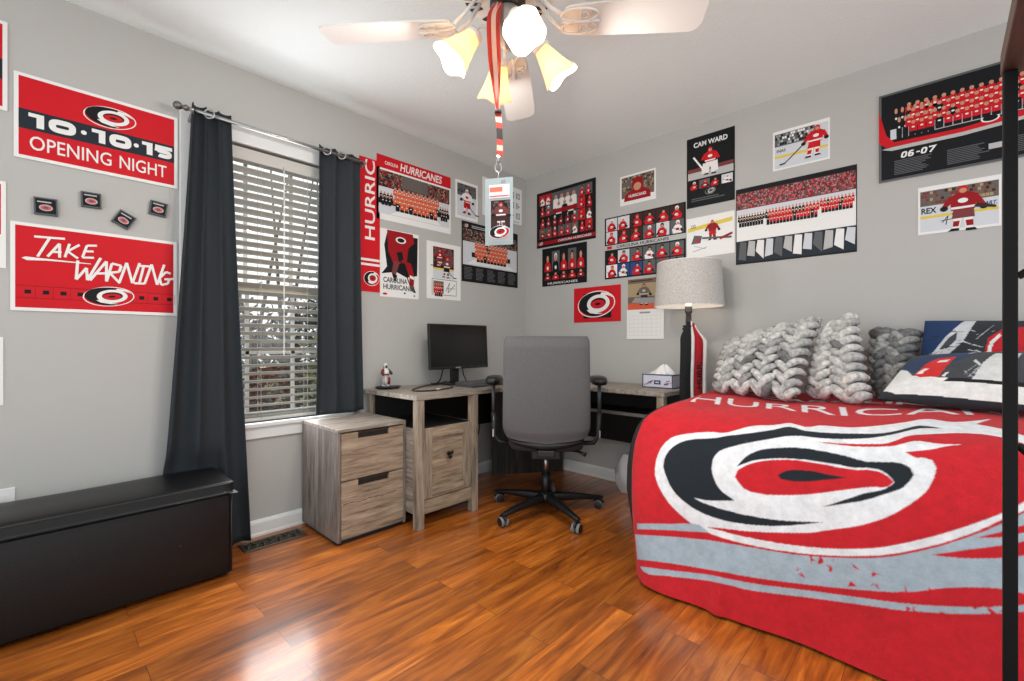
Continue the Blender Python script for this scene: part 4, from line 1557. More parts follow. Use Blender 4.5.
# keyboard
t = thing('keyboard', 'dark grey computer keyboard lying on the desk in front of the monitor', 'keyboard', (0.36, 2.16, DT))
b = MB()
kx0, kx1, ky0, ky1 = 0.290, 0.465, 1.935, 2.365
KG = mat('keyboard_grey', (66, 67, 69), 0.5)
vs = [(kx0, ky0, DT + 0.001), (kx1, ky0, DT + 0.001), (kx1, ky1, DT + 0.001), (kx0, ky1, DT + 0.001), (kx0, ky0, DT + 0.030), (kx1, ky0, DT + 0.014), (kx1, ky1, DT + 0.014), (kx0, ky1, DT + 0.030)]
b.add(vs, [(0, 3, 2, 1), (4, 5, 6, 7), (0, 1, 5, 4), (1, 2, 6, 5), (2, 3, 7, 6), (3, 0, 4, 7)], KG)
b.build('base', t, bevel=0.003)
b = MB()
KC = mat('keycap_grey', (92, 93, 95), 0.5)
for j in range(5):
    for i in range(18):
        if i in (14,) and j < 4:
            continue
        x0 = kx0 + 0.018 + j * 0.0255
        y0 = ky0 + 0.012 + i * 0.0227
        zt = DT + 0.030 - 0.016 * (x0 - kx0 + 0.01) / (kx1 - kx0)
        b.box(x0, x0 + 0.021, y0, y0 + 0.0195, zt - 0.002, zt + 0.006, KC)
b.build('keys', t)
t = thing('cable', 'loose dark cable looped on the desk left of the monitor', 'cable', (0.34, 1.80, DT))
b = MB()
pts = catmull([(0.11, 2.00, DT + 0.02), (0.14, 1.92, DT + 0.006), (0.15, 1.82, DT + 0.005), (0.22, 1.70, DT + 0.005), (0.32, 1.58, DT + 0.005), (0.40, 1.56, DT + 0.005), (0.44, 1.64, DT + 0.005), (0.42, 1.76, DT + 0.006), (0.36, 1.86, DT + 0.005)], 8)
b.tube(pts, 0.0042, BLACKPLASTIC, 8)
b.build('cord', t, smooth=True)
b = MB()
b.tube([(0.425, 1.715, DT + 0.009), (0.44, 1.67, DT + 0.009)], 0.007, mat('cream_cable_tie', (196, 180, 158), 0.5), 8)
b.build('tie', t, smooth=True)
t = thing('cable', 'black cable dropping behind the monitor neck to the left', 'cable', (0.1, 2.0, DT))
b = MB()
b.tube(catmull([(0.145, 1.975, 0.90), (0.12, 1.965, 0.83), (0.12, 1.945, 0.77), (0.09, 1.93, DT + 0.006), (0.06, 1.91, DT + 0.006)], 6), 0.005, BLACKPLASTIC, 8)
b.build('cord', t, smooth=True)
t = thing('cable', 'thin black cable dropping behind the monitor on its right side', 'cable', (0.1, 2.2, 0.74))
b = MB()
b.tube(catmull([(0.145, 2.12, 0.90), (0.11, 2.16, 0.80), (0.10, 2.20, DT + 0.006), (0.06, 2.23, DT + 0.006)], 6), 0.004, BLACKPLASTIC, 8)
b.build('cord', t, smooth=True)
t = thing('cable', 'thin dark cable hanging below the desk in front of the wall beside the pedestal', 'cable', (0.05, 2.1, 0.2))
b = MB()
b.tube(catmull([(0.05, 1.98, 0.45), (0.055, 2.0, 0.34), (0.06, 2.08, 0.26), (0.06, 2.22, 0.24), (0.06, 2.34, 0.30), (0.05, 2.38, 0.42)], 8), 0.005, BLACKPLASTIC, 8)
b.build('cord', t, smooth=True)
# pen cup
t = thing('pen_cup', 'dark blue pen cup with pens on the desk behind the chair', 'pen cup', (0.735, 2.74, DT))
b = MB()
b.lathe((0.735, 2.74, DT), [(0.034, 0), (0.036, 0.10), (0.033, 0.10), (0.031, 0.006), (0.001, 0.006)], mat('navy_cup', (42, 52, 84), 0.4), 20, caps=False)
b.build('cup', t, smooth=True)
for (dx, dy, hh, c_) in ((0.015, 0.005, 0.17, (60, 66, 82)), (-0.012, 0.012, 0.155, (30, 30, 32)), (0.004, -0.016, 0.18, (196, 176, 120))):
    b = MB()
    b.tube([(0.735 + dx * 0.4, 2.74 + dy * 0.4, DT + 0.007), (0.735 + dx * 1.9, 2.74 + dy * 1.9, DT + hh)], 0.004, mat('pen_%d' % c_[0], c_, 0.4), 7)
    b.build('pen', t)
# tissue box
t = thing('tissue_box', 'tissue box printed white with dark blue edges, a white tissue rising from it', 'tissue box', (1.285, 2.78, DT))
tx0, tx1, ty0, ty1, tz = 1.222, 1.425, 2.735, 2.845, DT + 0.088
TB, TN = mat('tissue_box_lilac', (206, 206, 220), 0.5), mat('tissue_box_navy', (40, 42, 84), 0.5)
b = MB()
b.box(tx0, tx1, ty0, ty1, DT, tz, TB)
for z0, z1 in ((DT, DT + 0.007), (tz - 0.007, tz)):
    b.box(tx0 - 0.0006, tx1 + 0.0006, ty0 - 0.0006, ty0, z0, z1, TN)
    b.box(tx1, tx1 + 0.0006, ty0, ty1, z0, z1, TN)
for x0, x1 in ((tx0 - 0.0006, tx0 + 0.006), (tx1 - 0.006, tx1 + 0.0006)):
    b.box(x0, x1, ty0 - 0.0006, ty0, DT + 0.007, tz - 0.007, TN)
b.box(1.302, 1.346, ty0 - 0.0008, ty0, DT + 0.024, DT + 0.050, TN)
b.box(1.312, 1.336, ty0 - 0.0012, ty0, DT + 0.033, DT + 0.041, TB)
rr = random.Random(2)
for (xa, xb) in ((tx0 + 0.012, 1.296), (1.352, tx1 - 0.012)):
    for k in range(5):
        x = rr.uniform(xa, xb - 0.02)
        z0 = rr.uniform(DT + 0.014, DT + 0.04)
        b.tube(bez((x, ty0 - 0.0004, z0), (x + 0.01, ty0 - 0.0004, z0 + 0.02), (x + 0.015, ty0 - 0.0004, z0 - 0.01), (x + 0.022, ty0 - 0.0004, z0 + 0.014), 5), 0.0022, TN if k % 3 else mat('tissue_box_pink', (196, 120, 150), 0.5), 4)
b.build('carton', t)
b = MB()
P = []
NU = 40
for j in range(10):
    v = j / 9
    row = []
    for i in range(NU):
        a = 2 * PI * i / NU
        r = (0.045 * (1 - v) ** 0.7 + 0.006) * (1 + 0.28 * math.sin(3 * a + 2 * v) + 0.14 * math.sin(7 * a + 5 * v))
        row.append((1.325 + 0.020 * v + r * 1.35 * math.cos(a), 2.79 + r * 0.75 * math.sin(a), tz + 0.001 + 0.058 * v + 0.006 * math.sin(4 * a + 3 * v) * v))
    P.append(row)
b.grid(P, mat('white_tissue', (236, 236, 234), 0.9), closed_u=True)
b.build('tissue', t, smooth=True)

# ------------------------------------------------------------------ floor lamp and scarf
LX, LY = 1.512, 2.765
t = thing('floor_lamp', 'dark twisted pole floor lamp with a lit grey linen drum shade between desk and bed', 'lamp', (LX, LY, 0))
b = MB()
b.lathe((LX, LY, 0), [(0.105, 0), (0.105, 0.008), (0.09, 0.018), (0.03, 0.026), (0.014, 0.04)], mat('dark_bronze', (40, 38, 36), 0.4, 0.5), 28)
b.build('base', t, smooth=True)
b = MB()
DB = MATS['dark_bronze']
b.tube([(LX, LY, 0.03), (LX, LY, 1.30)], 0.011, DB, 12)
b.lathe((LX, LY, 1.115), [(0.012, 0), (0.032, 0.004), (0.036, 0.010), (0.030, 0.014), (0.012, 0.016)], DB, 20)
b.build('pole', t, smooth=True)
b = MB()
b.lathe((LX, LY, 1.13), [(0.014, 0), (0.018, 0.01), (0.016, 0.07), (0.022, 0.075), (0.022, 0.11), (0.012, 0.115)], mat('grey_socket', (110, 108, 104), 0.35, 0.8), 16)
b.tube([(LX, LY, 1.24), (LX, LY, 1.52)], 0.003, SILVER, 6)
b.build('socket', t, smooth=True)
b = MB()
zs0, zs1, rs0, rs1 = 1.244, 1.510, 0.200, 0.183
b.lathe((LX, LY, 0), [(rs0, zs0), (rs0 + 0.001, zs0 + 0.006), (rs1 + 0.001, zs1 - 0.006), (rs1, zs1)], LINEN, 48, caps=False)
sh = b.build('lamp_shade', t, smooth=True)
b = MB()
b.lathe((LX, LY, 0), [(rs0 - 0.004, zs0 + 0.001), (rs1 - 0.004, zs1 - 0.001)], SHADEIN, 48, caps=False)
for zz, rr_ in ((zs0, rs0 - 0.002), (zs1, rs1 - 0.002)):
    b.tube([(LX + rr_ * math.cos(2 * PI * k / 40), LY + rr_ * math.sin(2 * PI * k / 40), zz) for k in range(40)], 0.0025, SHADEIN, 6, closed=True)
for k in range(3):
    a = 2 * PI * k / 3
    b.tube([(LX, LY, zs1 - 0.01), (LX + rs1 * math.cos(a), LY + rs1 * math.sin(a), zs1 - 0.002)], 0.002, SILVER, 5)
b.build('shade_lining', sh, smooth=True)
b = MB()
b.ball((LX, LY, 1.285), 0.029, 0.029, 0.036, emis('lamp_bulb', (255, 240, 216), 10.0), 14, 10)
b.build('bulb', t, smooth=True)
# scarf hung round the pole under the shade
t = thing('scarf', 'knitted red white and black scarf hung on the floor lamp pole beside the bed', 'scarf', (LX, LY, 0.5))
SCK, SCR, SCW = mat('scarf_black_knit', (26, 28, 31), 0.95, bump=0.3, bscale=300), mat('scarf_red_knit', (168, 24, 36), 0.95, bump=0.3, bscale=300), mat('scarf_white_knit', (226, 224, 222), 0.95, bump=0.3, bscale=300)
rv = Vector((math.cos(R_(43.4)), math.sin(R_(43.4)), 0))
fv = Vector((-rv.y, rv.x, 0))


def scarf_strip(u0, u1, top, bot, m, off=0.0, n=26, tp=0.018, bow=0.0, lift=0.0):
    """a hanging strip between lateral offsets u0..u1 (m, seen from the room), top narrower and drawn to the pole"""
    P = []
    for j in range(n + 1):
        v = j / n
        z = top + (bot - top) * v
        k = min(1.0, v / 0.22)
        k = k * k * (3 - 2 * k)
        row = []
        for i in range(7):
            q = i / 6
            u = u0 + (u1 - u0) * q
            uu = u * (0.30 + 0.70 * k) + bow * math.sin(PI * v)
            d = off - 0.012 * math.sin(PI * q) * (0.4 + 0.6 * k) - 0.006 * math.sin(6 * v + 5 * u)
            p = Vector((LX, LY, 0)) + rv * uu - fv * (0.026 - d)
            row.append((p.x, p.y, z))
        P.append(row)
    return P


b = MB()
b.grid(scarf_strip(-0.062, 0.002, 1.150, 0.66, SCK), SCK)
b.build('black_side', t, smooth=True, solid=0.010)
b = MB()
b.grid(scarf_strip(0.002, 0.022, 1.152, 0.64, SCW, 0.002), SCW)
b.grid(scarf_strip(0.023, 0.076, 1.140, 0.62, SCR, 0.004), SCR)
b.grid(scarf_strip(0.077, 0.100, 1.128, 0.62, SCW, 0.006), SCW)
red = b.build('red_side', t, smooth=True, solid=0.008)
b = MB()
vs, fs, a0, a1, b0, b1 = text_geo('HURRICANES', 0.02)
out = []
for x, y in vs:
    p_, q_ = (x - a0) / (a1 - a0), (y - b0) / (b1 - b0)
    z = 0.745 + p_ * 0.345
    v = (1.140 - z) / 0.52
    k = min(1.0, v / 0.22)
    k = k * k * (3 - 2 * k)
    u = 0.066 - q_ * 0.032
    uu = u * (0.30 + 0.70 * k)
    p3 = Vector((LX, LY, 0)) + rv * uu - fv * (0.026 - 0.004 + 0.0155)
    out.append((p3.x, p3.y, z))
b.add(out, fs, SCK)
b.build('lettering', red)
b = MB()
ring = []
for k in range(20):
    a = 2 * PI * k / 20
    ring.append((LX + 0.026 * math.cos(a), LY + 0.026 * math.sin(a), 1.118 + 0.012 * math.sin(a + 1)))
b.tube(ring, 0.011, SCK, 8, closed=True)
b.build('neck_loop', t, smooth=True)
# crumpled white bag by the wall
t = thing('plastic_bag', 'crumpled white plastic bag on the floor by the wall, behind the bed end', 'bag', (1.05, 2.80, 0))
b = MB()
P = []
for j in range(13):
    v = j / 12
    row = []
    for i in range(24):
        a = 2 * PI * i / 24
        r = 0.078 * math.sin(PI * min(1, 0.12 + 0.86 * v)) ** 0.5 * (1 + 0.12 * math.sin(5 * a + 7 * v) + 0.07 * math.sin(9 * a - 5 * v))
        row.append((1.075 + r * math.cos(a), 2.80 + r * 0.8 * math.sin(a), 0.002 + 0.26 * v))
    P.append(row)
b.grid(P, mat('white_plastic_film', (206, 208, 208), 0.35), closed_u=True)
b.build('sack', t, smooth=True)

# ------------------------------------------------------------------ office chair
CC = Vector((0.895, 2.145, 0))
cf = Vector((-0.637, 0.771, 0)).normalized()     # the way it faces
cr = Vector((cf.y, -cf.x, 0))
CHM = Matrix(((cr.x, cf.x, 0, CC.x), (cr.y, cf.y, 0, CC.y), (0, 0, 1, 0), (0, 0, 0, 1)))    # local: x right, y forward
chair = thing('office_chair', 'grey fabric office chair on black five star base, seen from behind at the desk', 'office chair', tuple(CC))


def cmb():
    b = MB()
    b.M = CHM
    return b


# backrest: padded slab, rounded corners, waisted top, curved round the back
b = cmb()
P = []
NB, NS = 26, 36
for j in range(NB + 1):
    v = j / NB
    z = 0.462 + 0.595 * v
    hw = 0.247 - 0.014 * v
    edge = 1.0
    if v < 0.16:
        edge = 1 - 0.09 * (1 - v / 0.16) ** 2.2
    if v > 0.95:
        edge = 1 - 0.055 * ((v - 0.95) / 0.05) ** 2.2
    hw *= edge
    zz = z
    yb = -0.255 - 0.05 * v + 0.03 * (1 - v) ** 3
    row = []
    th = 0.038 * (1 if 0.04 < v < 0.96 else 0.72)
    for i in range(NS):
        a = 2 * PI * i / NS
        ca, sa = math.cos(a), math.sin(a)
        px = hw * math.copysign(abs(ca) ** 0.22, ca)
        py = th * math.copysign(abs(sa) ** 0.5, sa)
        bow = 0.035 * (px / 0.25) ** 2
        drop = 0.040 * ((px / 0.25) ** 2) * (1 - v) ** 5
        row.append((px, yb + py + bow, zz + drop))
    P.append(row)
b.grid(P, GREYFAB, closed_u=True)
nv = (NB + 1) * NS
b.add([p for p in P[-1]], [tuple(range(NS))], GREYFAB)
b.add([p for p in P[0]], [tuple(range(NS - 1, -1, -1))], GREYFAB)
back = b.build('backrest', chair, smooth=True)
b = cmb()
rim = []
for i in range(25):
    px = -0.205 + 0.41 * i / 24
    q = px / 0.25
    rim.append((px, -0.226 + 0.035 * q * q, 0.448 + 0.036 * q * q))
b.tube(rim, [0.010 + 0.014 * math.sin(PI * i / 24) for i in range(25)], BLACKPLASTIC, 10)
b.build('lower_shell', back, smooth=True)
# seat
b = cmb()
P = []
for (z, k) in ((0.405, 0.86), (0.415, 0.96), (0.440, 1.0), (0.470, 1.0), (0.488, 0.95), (0.494, 0.8), (0.496, 0.4), (0.496, 0.02)):
    row = []
    for i in range(36):
        a = 2 * PI * i / 36
        ca, sa = math.cos(a), math.sin(a)
        row.append((0.222 * k * math.copysign(abs(ca) ** 0.4, ca), 0.02 + 0.235 * k * math.copysign(abs(sa) ** 0.4, sa), z))
    P.append(row)
b.grid(P, GREYFAB2, closed_u=True)
b.add([p for p in P[0]], [tuple(range(35, -1, -1))], BLACKPLASTIC)
b.build('seat', chair, smooth=True)
b = cmb()
b.box(-0.085, 0.085, -0.13, 0.13, 0.345, 0.407, BLACKPLASTIC)
b.box(-0.05, 0.05, -0.245, -0.10, 0.385, 0.425, BLACKPLASTIC)
b.build('tilt_mechanism', chair, bevel=0.008)
b = cmb()
b.tube([(0.08, -0.02, 0.385), (0.19, -0.10, 0.388), (0.225, -0.13, 0.378)], [0.006, 0.007, 0.013], BLACKPLASTIC, 8)
b.build('lever', chair, smooth=True)
for sg in (-1, 1):
    b = cmb()
    b.tube([(sg * 0.19, -0.02, 0.42), (sg * 0.285, -0.02, 0.425), (sg * 0.312, -0.02, 0.47), (sg * 0.318, -0.015, 0.60)], [0.014, 0.014, 0.015, 0.017], BLACKPLASTIC, 10)
    b.tube([(sg * 0.318, -0.015, 0.59), (sg * 0.318, -0.012, 0.775)], [0.0115, 0.0115], mat('arm_post_grey', (74, 76, 80), 0.35, 0.4), 10)
    arm = b.build('armrest', chair, smooth=True)
    b = cmb()
    b.box(sg * 0.318 - 0.004, sg * 0.318 + 0.004, -0.036, -0.030, 0.455, 0.50, SILVER)
    b.build('silver_slide', arm)
    b = cmb()
    P = []
    for (z, k) in ((0.768, 0.6), (0.774, 0.92), (0.786, 1.0), (0.802, 1.0), (0.814, 0.9), (0.818, 0.6), (0.819, 0.03)):
        P.append([(sg * 0.318 + 0.047 * k * math.copysign(abs(math.cos(a)) ** 0.7, math.cos(a)), 0.03 + 0.135 * k * math.copysign(abs(math.sin(a)) ** 0.7, math.sin(a)), z) for a in [2 * PI * i / 28 for i in range(28)]])
    b.grid(P, BLACKPLASTIC, closed_u=True)
    b.add(P[0], [tuple(range(27, -1, -1))], BLACKPLASTIC)
    b.build('arm_pad', arm, smooth=True)
b = cmb()
b.tube([(0, 0, 0.10), (0, 0, 0.235)], 0.027, BLACKPLASTIC, 16)
b.tube([(0, 0, 0.235), (0, 0, 0.35)], 0.014, CHROME, 14)
b.tube([(0, 0, 0.335), (0, 0, 0.35)], 0.04, BLACKPLASTIC, 14)
b.build('gas_lift', chair, smooth=True)
b = MB()
b.lathe((CC.x, CC.y, 0.062), [(0.03, 0), (0.052, 0.006), (0.052, 0.045), (0.036, 0.062), (0.02, 0.064)], BLACKPLASTIC, 20)
b.build('base_hub', chair, smooth=True)
for k in range(5):
    a = R_(51 + 72 * k)
    dx, dy = math.cos(a), math.sin(a)
    b = MB()
    rows = []
    for (r, w, zb, zt) in ((0.03, 0.030, 0.072, 0.116), (0.14, 0.027, 0.072, 0.110), (0.25, 0.022, 0.070, 0.096), (0.335, 0.019, 0.066, 0.084), (0.355, 0.012, 0.068, 0.080)):
        rows.append([(CC.x + dx * r - dy * q * w, CC.y + dy * r + dx * q * w, z) for q, z in ((-1, zb), (-0.8, zt - 0.006), (-0.45, zt), (0.45, zt), (0.8, zt - 0.006), (1, zb))])
    b.grid(rows, BLACKPLASTIC, closed_u=True)
    b.add(rows[-1], [tuple(range(6))], BLACKPLASTIC)
    b.build('base_leg', chair, smooth=True)
    ck = MB()
    X0, Y0 = CC.x + dx * 0.342, CC.y + dy * 0.342
    wa = a + R_(60 + 37 * k)
    ax = Vector((math.cos(wa), math.sin(wa), 0))
    tn = Vector((-ax.y, ax.x, 0))
    ctr = Vector((X0, Y0, 0.0)) + tn * 0.012
    ck.tube([(X0, Y0, 0.075), (X0, Y0, 0.035)], 0.007, BLACKPLASTIC, 8)
    hood = [tuple(ctr + tn * (0.030 * math.cos(q)) + Vector((0, 0, 0.030 + 0.031 * math.sin(q)))) for q in [R_(20 + 14 * z) for z in range(11)]]
    ck.tube(hood, 0.009, BLACKPLASTIC, 6)
    cs = ck.build('caster', chair, smooth=True)
    for sgn in (-1, 1):
        wb = MB()
        c0 = ctr + ax * (sgn * 0.006) + Vector((0, 0, 0.0275))
        wb.lathe(tuple(c0), [(0.010, 0), (0.025, 0.0), (0.0275, 0.004), (0.0275, 0.014), (0.024, 0.018)], CASTER, 18, tuple(ax * sgn), caps=False)
        wb.lathe(tuple(c0), [(0.0245, 0.0175), (0.020, 0.0190), (0.001, 0.0195)], BLACKPLASTIC, 18, tuple(ax * sgn), caps=False)
        wb.build('wheel', cs, smooth=True)

# ------------------------------------------------------------------ ceiling fan
FC = Vector((1.545, 1.137, 0))
va = R_(43.4)
Fd = Vector((-math.sin(va), math.cos(va), 0))
Rd = Vector((math.cos(va), math.sin(va), 0))
fan = thing('ceiling_fan', 'white four blade ceiling fan with four lit cream glass shades', 'ceiling fan', (FC.x, FC.y, 2.12))
b = MB()
b.lathe((FC.x, FC.y, 0), [(0.075, 2.4395), (0.075, 2.41), (0.03, 2.385), (0.014, 2.38), (0.014, 2.345), (0.06, 2.34), (0.145, 2.325), (0.172, 2.30), (0.176, 2.255), (0.165, 2.235), (0.10, 2.222)], FANWHITE, 40)
slot = mat('vent_slot_dark', (40, 38, 36), 0.6)
for k in range(30):
    a = 2 * PI * k / 30
    if k % 5 == 0:
        continue
    d = Vector((math.cos(a), math.sin(a), 0))
    e = Vector((-d.y, d.x, 0))
    p = [FC + d * 0.108 + e * -0.005, FC + d * 0.108 + e * 0.005, FC + d * 0.158 + e * 0.008, FC + d * 0.158 + e * -0.008]
    b.add([(q.x, q.y, 2.2215 + (0.0115 if i_ > 1 else 0.0015)) for i_, q in enumerate(p)] + [(q.x, q.y, 2.2205 + (0.0095 if i_ > 1 else 0)) for i_, q in enumerate(p)], [(0, 1, 2, 3), (7, 6, 5, 4), (0, 4, 5, 1), (1, 5, 6, 2), (2, 6, 7, 3), (3, 7, 4, 0)], slot)
b.build('motor_housing', fan, smooth=False)
b = MB()
b.lathe((FC.x, FC.y, 0), [(0.062, 2.222), (0.062, 2.185), (0.055, 2.176), (0.03, 2.174)], mat('fan_dark_bearing', (52, 48, 46), 0.35, 0.5), 32)
b.build('flywheel', fan, smooth=True)
BLZ = 2.125
for k in range(4):
    a = R_(-5) + k * PI / 2
    d = (Fd * math.cos(a) - Rd * math.sin(a))          # pointing outward
    e = Vector((-d.y, d.x, 0))                          # left of it, seen from above
    pit = R_(11)
    es = e * math.cos(pit) - Vector((0, 0, 1)) * math.sin(pit)
    nz = d.cross(es)
    prof = [(0.195, 0.046), (0.21, 0.056), (0.30, 0.062), (0.45, 0.067), (0.60, 0.070), (0.635, 0.069), (0.652, 0.058), (0.662, 0.040)]
    outl = [(r, w) for r, w in prof] + [(r, -w) for r, w in reversed(prof)]
    b = MB()
    n = len(outl)
    up = [tuple(Vector((FC.x, FC.y, BLZ)) + d * r + es * w + nz * 0.003) for r, w in outl]
    dn = [tuple(Vector((FC.x, FC.y, BLZ)) + d * r + es * w - nz * 0.003) for r, w in outl]
    b.add(up + dn, [tuple(range(n)), tuple(range(2 * n - 1, n - 1, -1))] + [(i, n + i, n + (i + 1) % n, (i + 1) % n) for i in range(n)], FANWHITE)
    bo = b.build('blade', fan)
    # scrolled iron under the blade root
    b = MB()
    o0 = Vector((FC.x, FC.y, BLZ)) - nz * 0.006
    for sg in (-1, 1):
        loop = []
        for q in range(22):
            th = 2 * PI * q / 22
            loop.append(tuple(o0 + d * (0.245 + 0.062 * math.cos(th)) + es * (sg * 0.026 + 0.024 * math.sin(th))))
        b.tube(loop, 0.0042, FANWHITE, 6, closed=True)
        sp = []
        for q in range(20):
            th = q / 19 * 3.4 * PI
            rr_ = 0.020 * (1 - 0.7 * q / 19)
            sp.append(tuple(o0 + d * (0.265 + rr_ * math.cos(th)) + es * (sg * (0.026 + rr_ * math.sin(th)))))
        b.tube(sp, 0.0035, FANWHITE, 6)
    b.tube([tuple(o0 + d * 0.185), tuple(o0 + d * 0.315)], 0.006, FANWHITE, 8)
    A = o0 + d * 0.19
    B = Vector((FC.x, FC.y, 2.218)) + d * 0.100
    b.tube([tuple(B - e * 0.02), tuple((A + B) / 2 - e * 0.026 + Vector((0, 0, -0.012))), tuple(A - es * 0.03)], 0.007, FANWHITE, 8)
    b.tube([tuple(B + e * 0.02), tuple((A + B) / 2 + e * 0.026 + Vector((0, 0, -0.012))), tuple(A + es * 0.03)], 0.007, FANWHITE, 8)
    for r_ in (0.225, 0.285):
        b.lathe(tuple(o0 + d * r_ - nz * 0.004), [(0.006, 0), (0.005, 0.004)], SILVER, 8, tuple(nz))
    b.build('blade_iron', bo, smooth=True)
# light kit
b = MB()
b.lathe((FC.x, FC.y, 0), [(0.036, 2.176), (0.046, 2.165), (0.048, 2.105), (0.040, 2.085), (0.026, 2.068), (0.020, 2.045), (0.010, 2.035)], mat('brushed_steel_light', (196, 194, 190), 0.35, 0.7), 28)
b.build('light_fitter', fan, smooth=True)
gshade, gnt2, gb2 = newmat('cream_alabaster_glass')
gb2.inputs['Base Color'].default_value = lin((244, 232, 210))
gb2.inputs['Roughness'].default_value = 0.35
gb2.inputs['Transmission Weight'].default_value = 0.0
tr = gnt2.nodes.new('ShaderNodeBsdfTranslucent')
tr.inputs['Color'].default_value = lin((252, 230, 190))
mx_ = gnt2.nodes.new('ShaderNodeMixShader')
mx_.inputs[0].default_value = 0.3
gnt2.links.new(gb2.outputs[0], mx_.inputs[1])
gnt2.links.new(tr.outputs[0], mx_.inputs[2])
gnt2.links.new(mx_.outputs[0], gnt2.nodes['Material Output'].inputs['Surface'])
BULB = emis('lit_bulb', (255, 238, 206), 13.0)
for k, (ang, tilt) in enumerate(((R_(15), 0.62), (R_(105), 0.62), (R_(195), 0.62), (R_(285), 0.62))):
    # angle measured from the camera-facing side, anticlockwise seen from above
    hd = (-Fd * math.cos(ang) + Rd * math.sin(ang))
    ax = (hd * math.sin(R_(40)) - Vector((0, 0, 1)) * math.cos(R_(40))).normalized()
    p0 = Vector((FC.x, FC.y, 2.095)) + hd * 0.055
    p1 = Vector((FC.x, FC.y, 2.095)) + hd * 0.095 + Vector((0, 0, 0.012))
    neck = Vector((FC.x, FC.y, 2.070)) + hd * 0.115
    b = MB()
    b.tube(bez(tuple(p0), tuple(p1), tuple(p1 + hd * 0.01), tuple(neck), 8), 0.006, FANWHITE, 8)
    b.lathe(tuple(neck - ax * 0.006), [(0.012, 0), (0.030, 0.004), (0.032, 0.020), (0.028, 0.022)], FANWHITE, 20, tuple(ax))
    b.build('lamp_arm', fan, smooth=True)
    # square flared glass with cut corners
    sdv = ax.cross(Vector((0, 0, 1))).normalized()
    udv = sdv.cross(ax).normalized()
    b = MB()
    rows = []
    for inner in (0, 1):
        for (h, r) in ((0.012, 0.030), (0.03, 0.034), (0.06, 0.043), (0.09, 0.053), (0.118, 0.066), (0.132, 0.073)) if not inner else ((0.132, 0.0705), (0.118, 0.063), (0.09, 0.050), (0.06, 0.040), (0.03, 0.031), (0.012, 0.027)):
            row = []
            for q in range(32):
                th = 2 * PI * q / 32 + PI / 32
                ca, sa = math.cos(th), math.sin(th)
                sq = 1.0 / max(abs(ca), abs(sa))
                di = 1.22 / (abs(ca) + abs(sa))
                rr_ = r * min(sq, max(di, 0.0) * 1.02) * 0.94
                flare = 0.006 * (h / 0.132) ** 3 * math.cos(4 * th)
                p = neck + ax * (h + flare) + sdv * (rr_ * ca) + udv * (rr_ * sa)
                row.append(tuple(p))
            rows.append(row)
    b.grid(rows, gshade, closed_u=True)
    shd = b.build('glass_shade', fan, smooth=True)
    b = MB()
    c0 = neck + ax * 0.066
    rotm = ax.to_track_quat('Z', 'Y').to_matrix()
    b.ball(tuple(c0), 0.021, 0.021, 0.034, BULB, 14, 10, rotm)
    b.build('bulb', shd, smooth=True)
    light('bulb_light', 'POINT', tuple(neck + ax * 0.120), BULB_W, (1.0, 0.95, 0.88), 0.03)

# ------------------------------------------------------------------ lanyard on the fan
HX = FC - Fd * 0.066 - Rd * 0.042
t = thing('lanyard', 'red and white neck lanyard with a ticket holder hanging from the ceiling fan', 'lanyard', (HX.x, HX.y, 1.6))
LR, LW_, LK = mat('lanyard_red', (186, 56, 48), 0.8), mat('lanyard_pale', (222, 176, 158), 0.8), mat('lanyard_black', (40, 34, 34), 0.8)


def ribbon(pts, w, m, side):
    b_ = []
    for i, p in enumerate(pts):
        p = Vector(p)
        tw = side.normalized() if not isinstance(side, list) else side[i].normalized()
        b_.append([tuple(p - tw * w / 2), tuple(p + tw * w / 2)])
    return b_


b = MB()
A = HX + Vector((0, 0, 2.165))
for (du, df, m_k, tw) in ((-0.018, -0.01, LR, 0.3), (-0.004, -0.016, LW_, -0.2), (0.010, -0.012, LR, 0.5), (-0.012, 0.01, LW_, 0.9), (0.004, 0.008, LR, -0.7)):
    pts = catmull([tuple(A + Rd * (0.016 + du * 0.3) + Fd * 0.02), tuple(A + Rd * (du) + Fd * df + Vector((0, 0, -0.07))), tuple(A + Rd * (du * 1.1 + 0.004) + Fd * df + Vector((0, 0, -0.20))),
                   tuple(A + Rd * (du * 0.6 + 0.008) + Fd * df * 0.5 + Vector((0, 0, -0.30))), tuple(A + Rd * (0.010) + Vector((0, 0, -0.38)))], 8)
    n = len(pts)
    sides = [Rd * math.cos(tw + 2.2 * tw * i / n) + Fd * math.sin(tw + 2.2 * tw * i / n) for i in range(n)]
    b.grid(ribbon(pts, 0.016, m_k, sides), m_k)
b.build('strap', t, solid=0.0012)
b = MB()
zt = 2.165 - 0.375
seg_cols = [LR, LW_, LR, LK, LK, LR, LW_, LR]
zz0 = zt
zend = 1.640
for i, m_k in enumerate(seg_cols):
    za = zz0 + (zend - zz0) * i / len(seg_cols)
    zb = zz0 + (zend - zz0) * (i + 1) / len(seg_cols)
    pts = []
    for q in range(5):
        z_ = za + (zb - za) * q / 4
        s_ = (zt - z_)
        pts.append(tuple(HX + Rd * (0.010 + 0.006 * math.sin(14 * s_)) + Vector((0, 0, z_))))
    tw = Rd * 0.95 + Fd * 0.3
    b.grid(ribbon(pts, 0.021, m_k, tw), m_k)
b.build('lower_strap', t, solid=0.0014)
b = MB()
b.lathe(tuple(HX + Rd * 0.010 + Vector((0, 0, 1.782))), [(0.011, 0), (0.012, 0.004), (0.011, 0.012)], LK, 10)
b.build('slider', t, smooth=True)
b = MB()
p = HX + Rd * 0.011
b.tube([tuple(p + Vector((0, 0, 1.643))), tuple(p + Vector((0, 0, 1.618)))], 0.006, CHROME, 8)
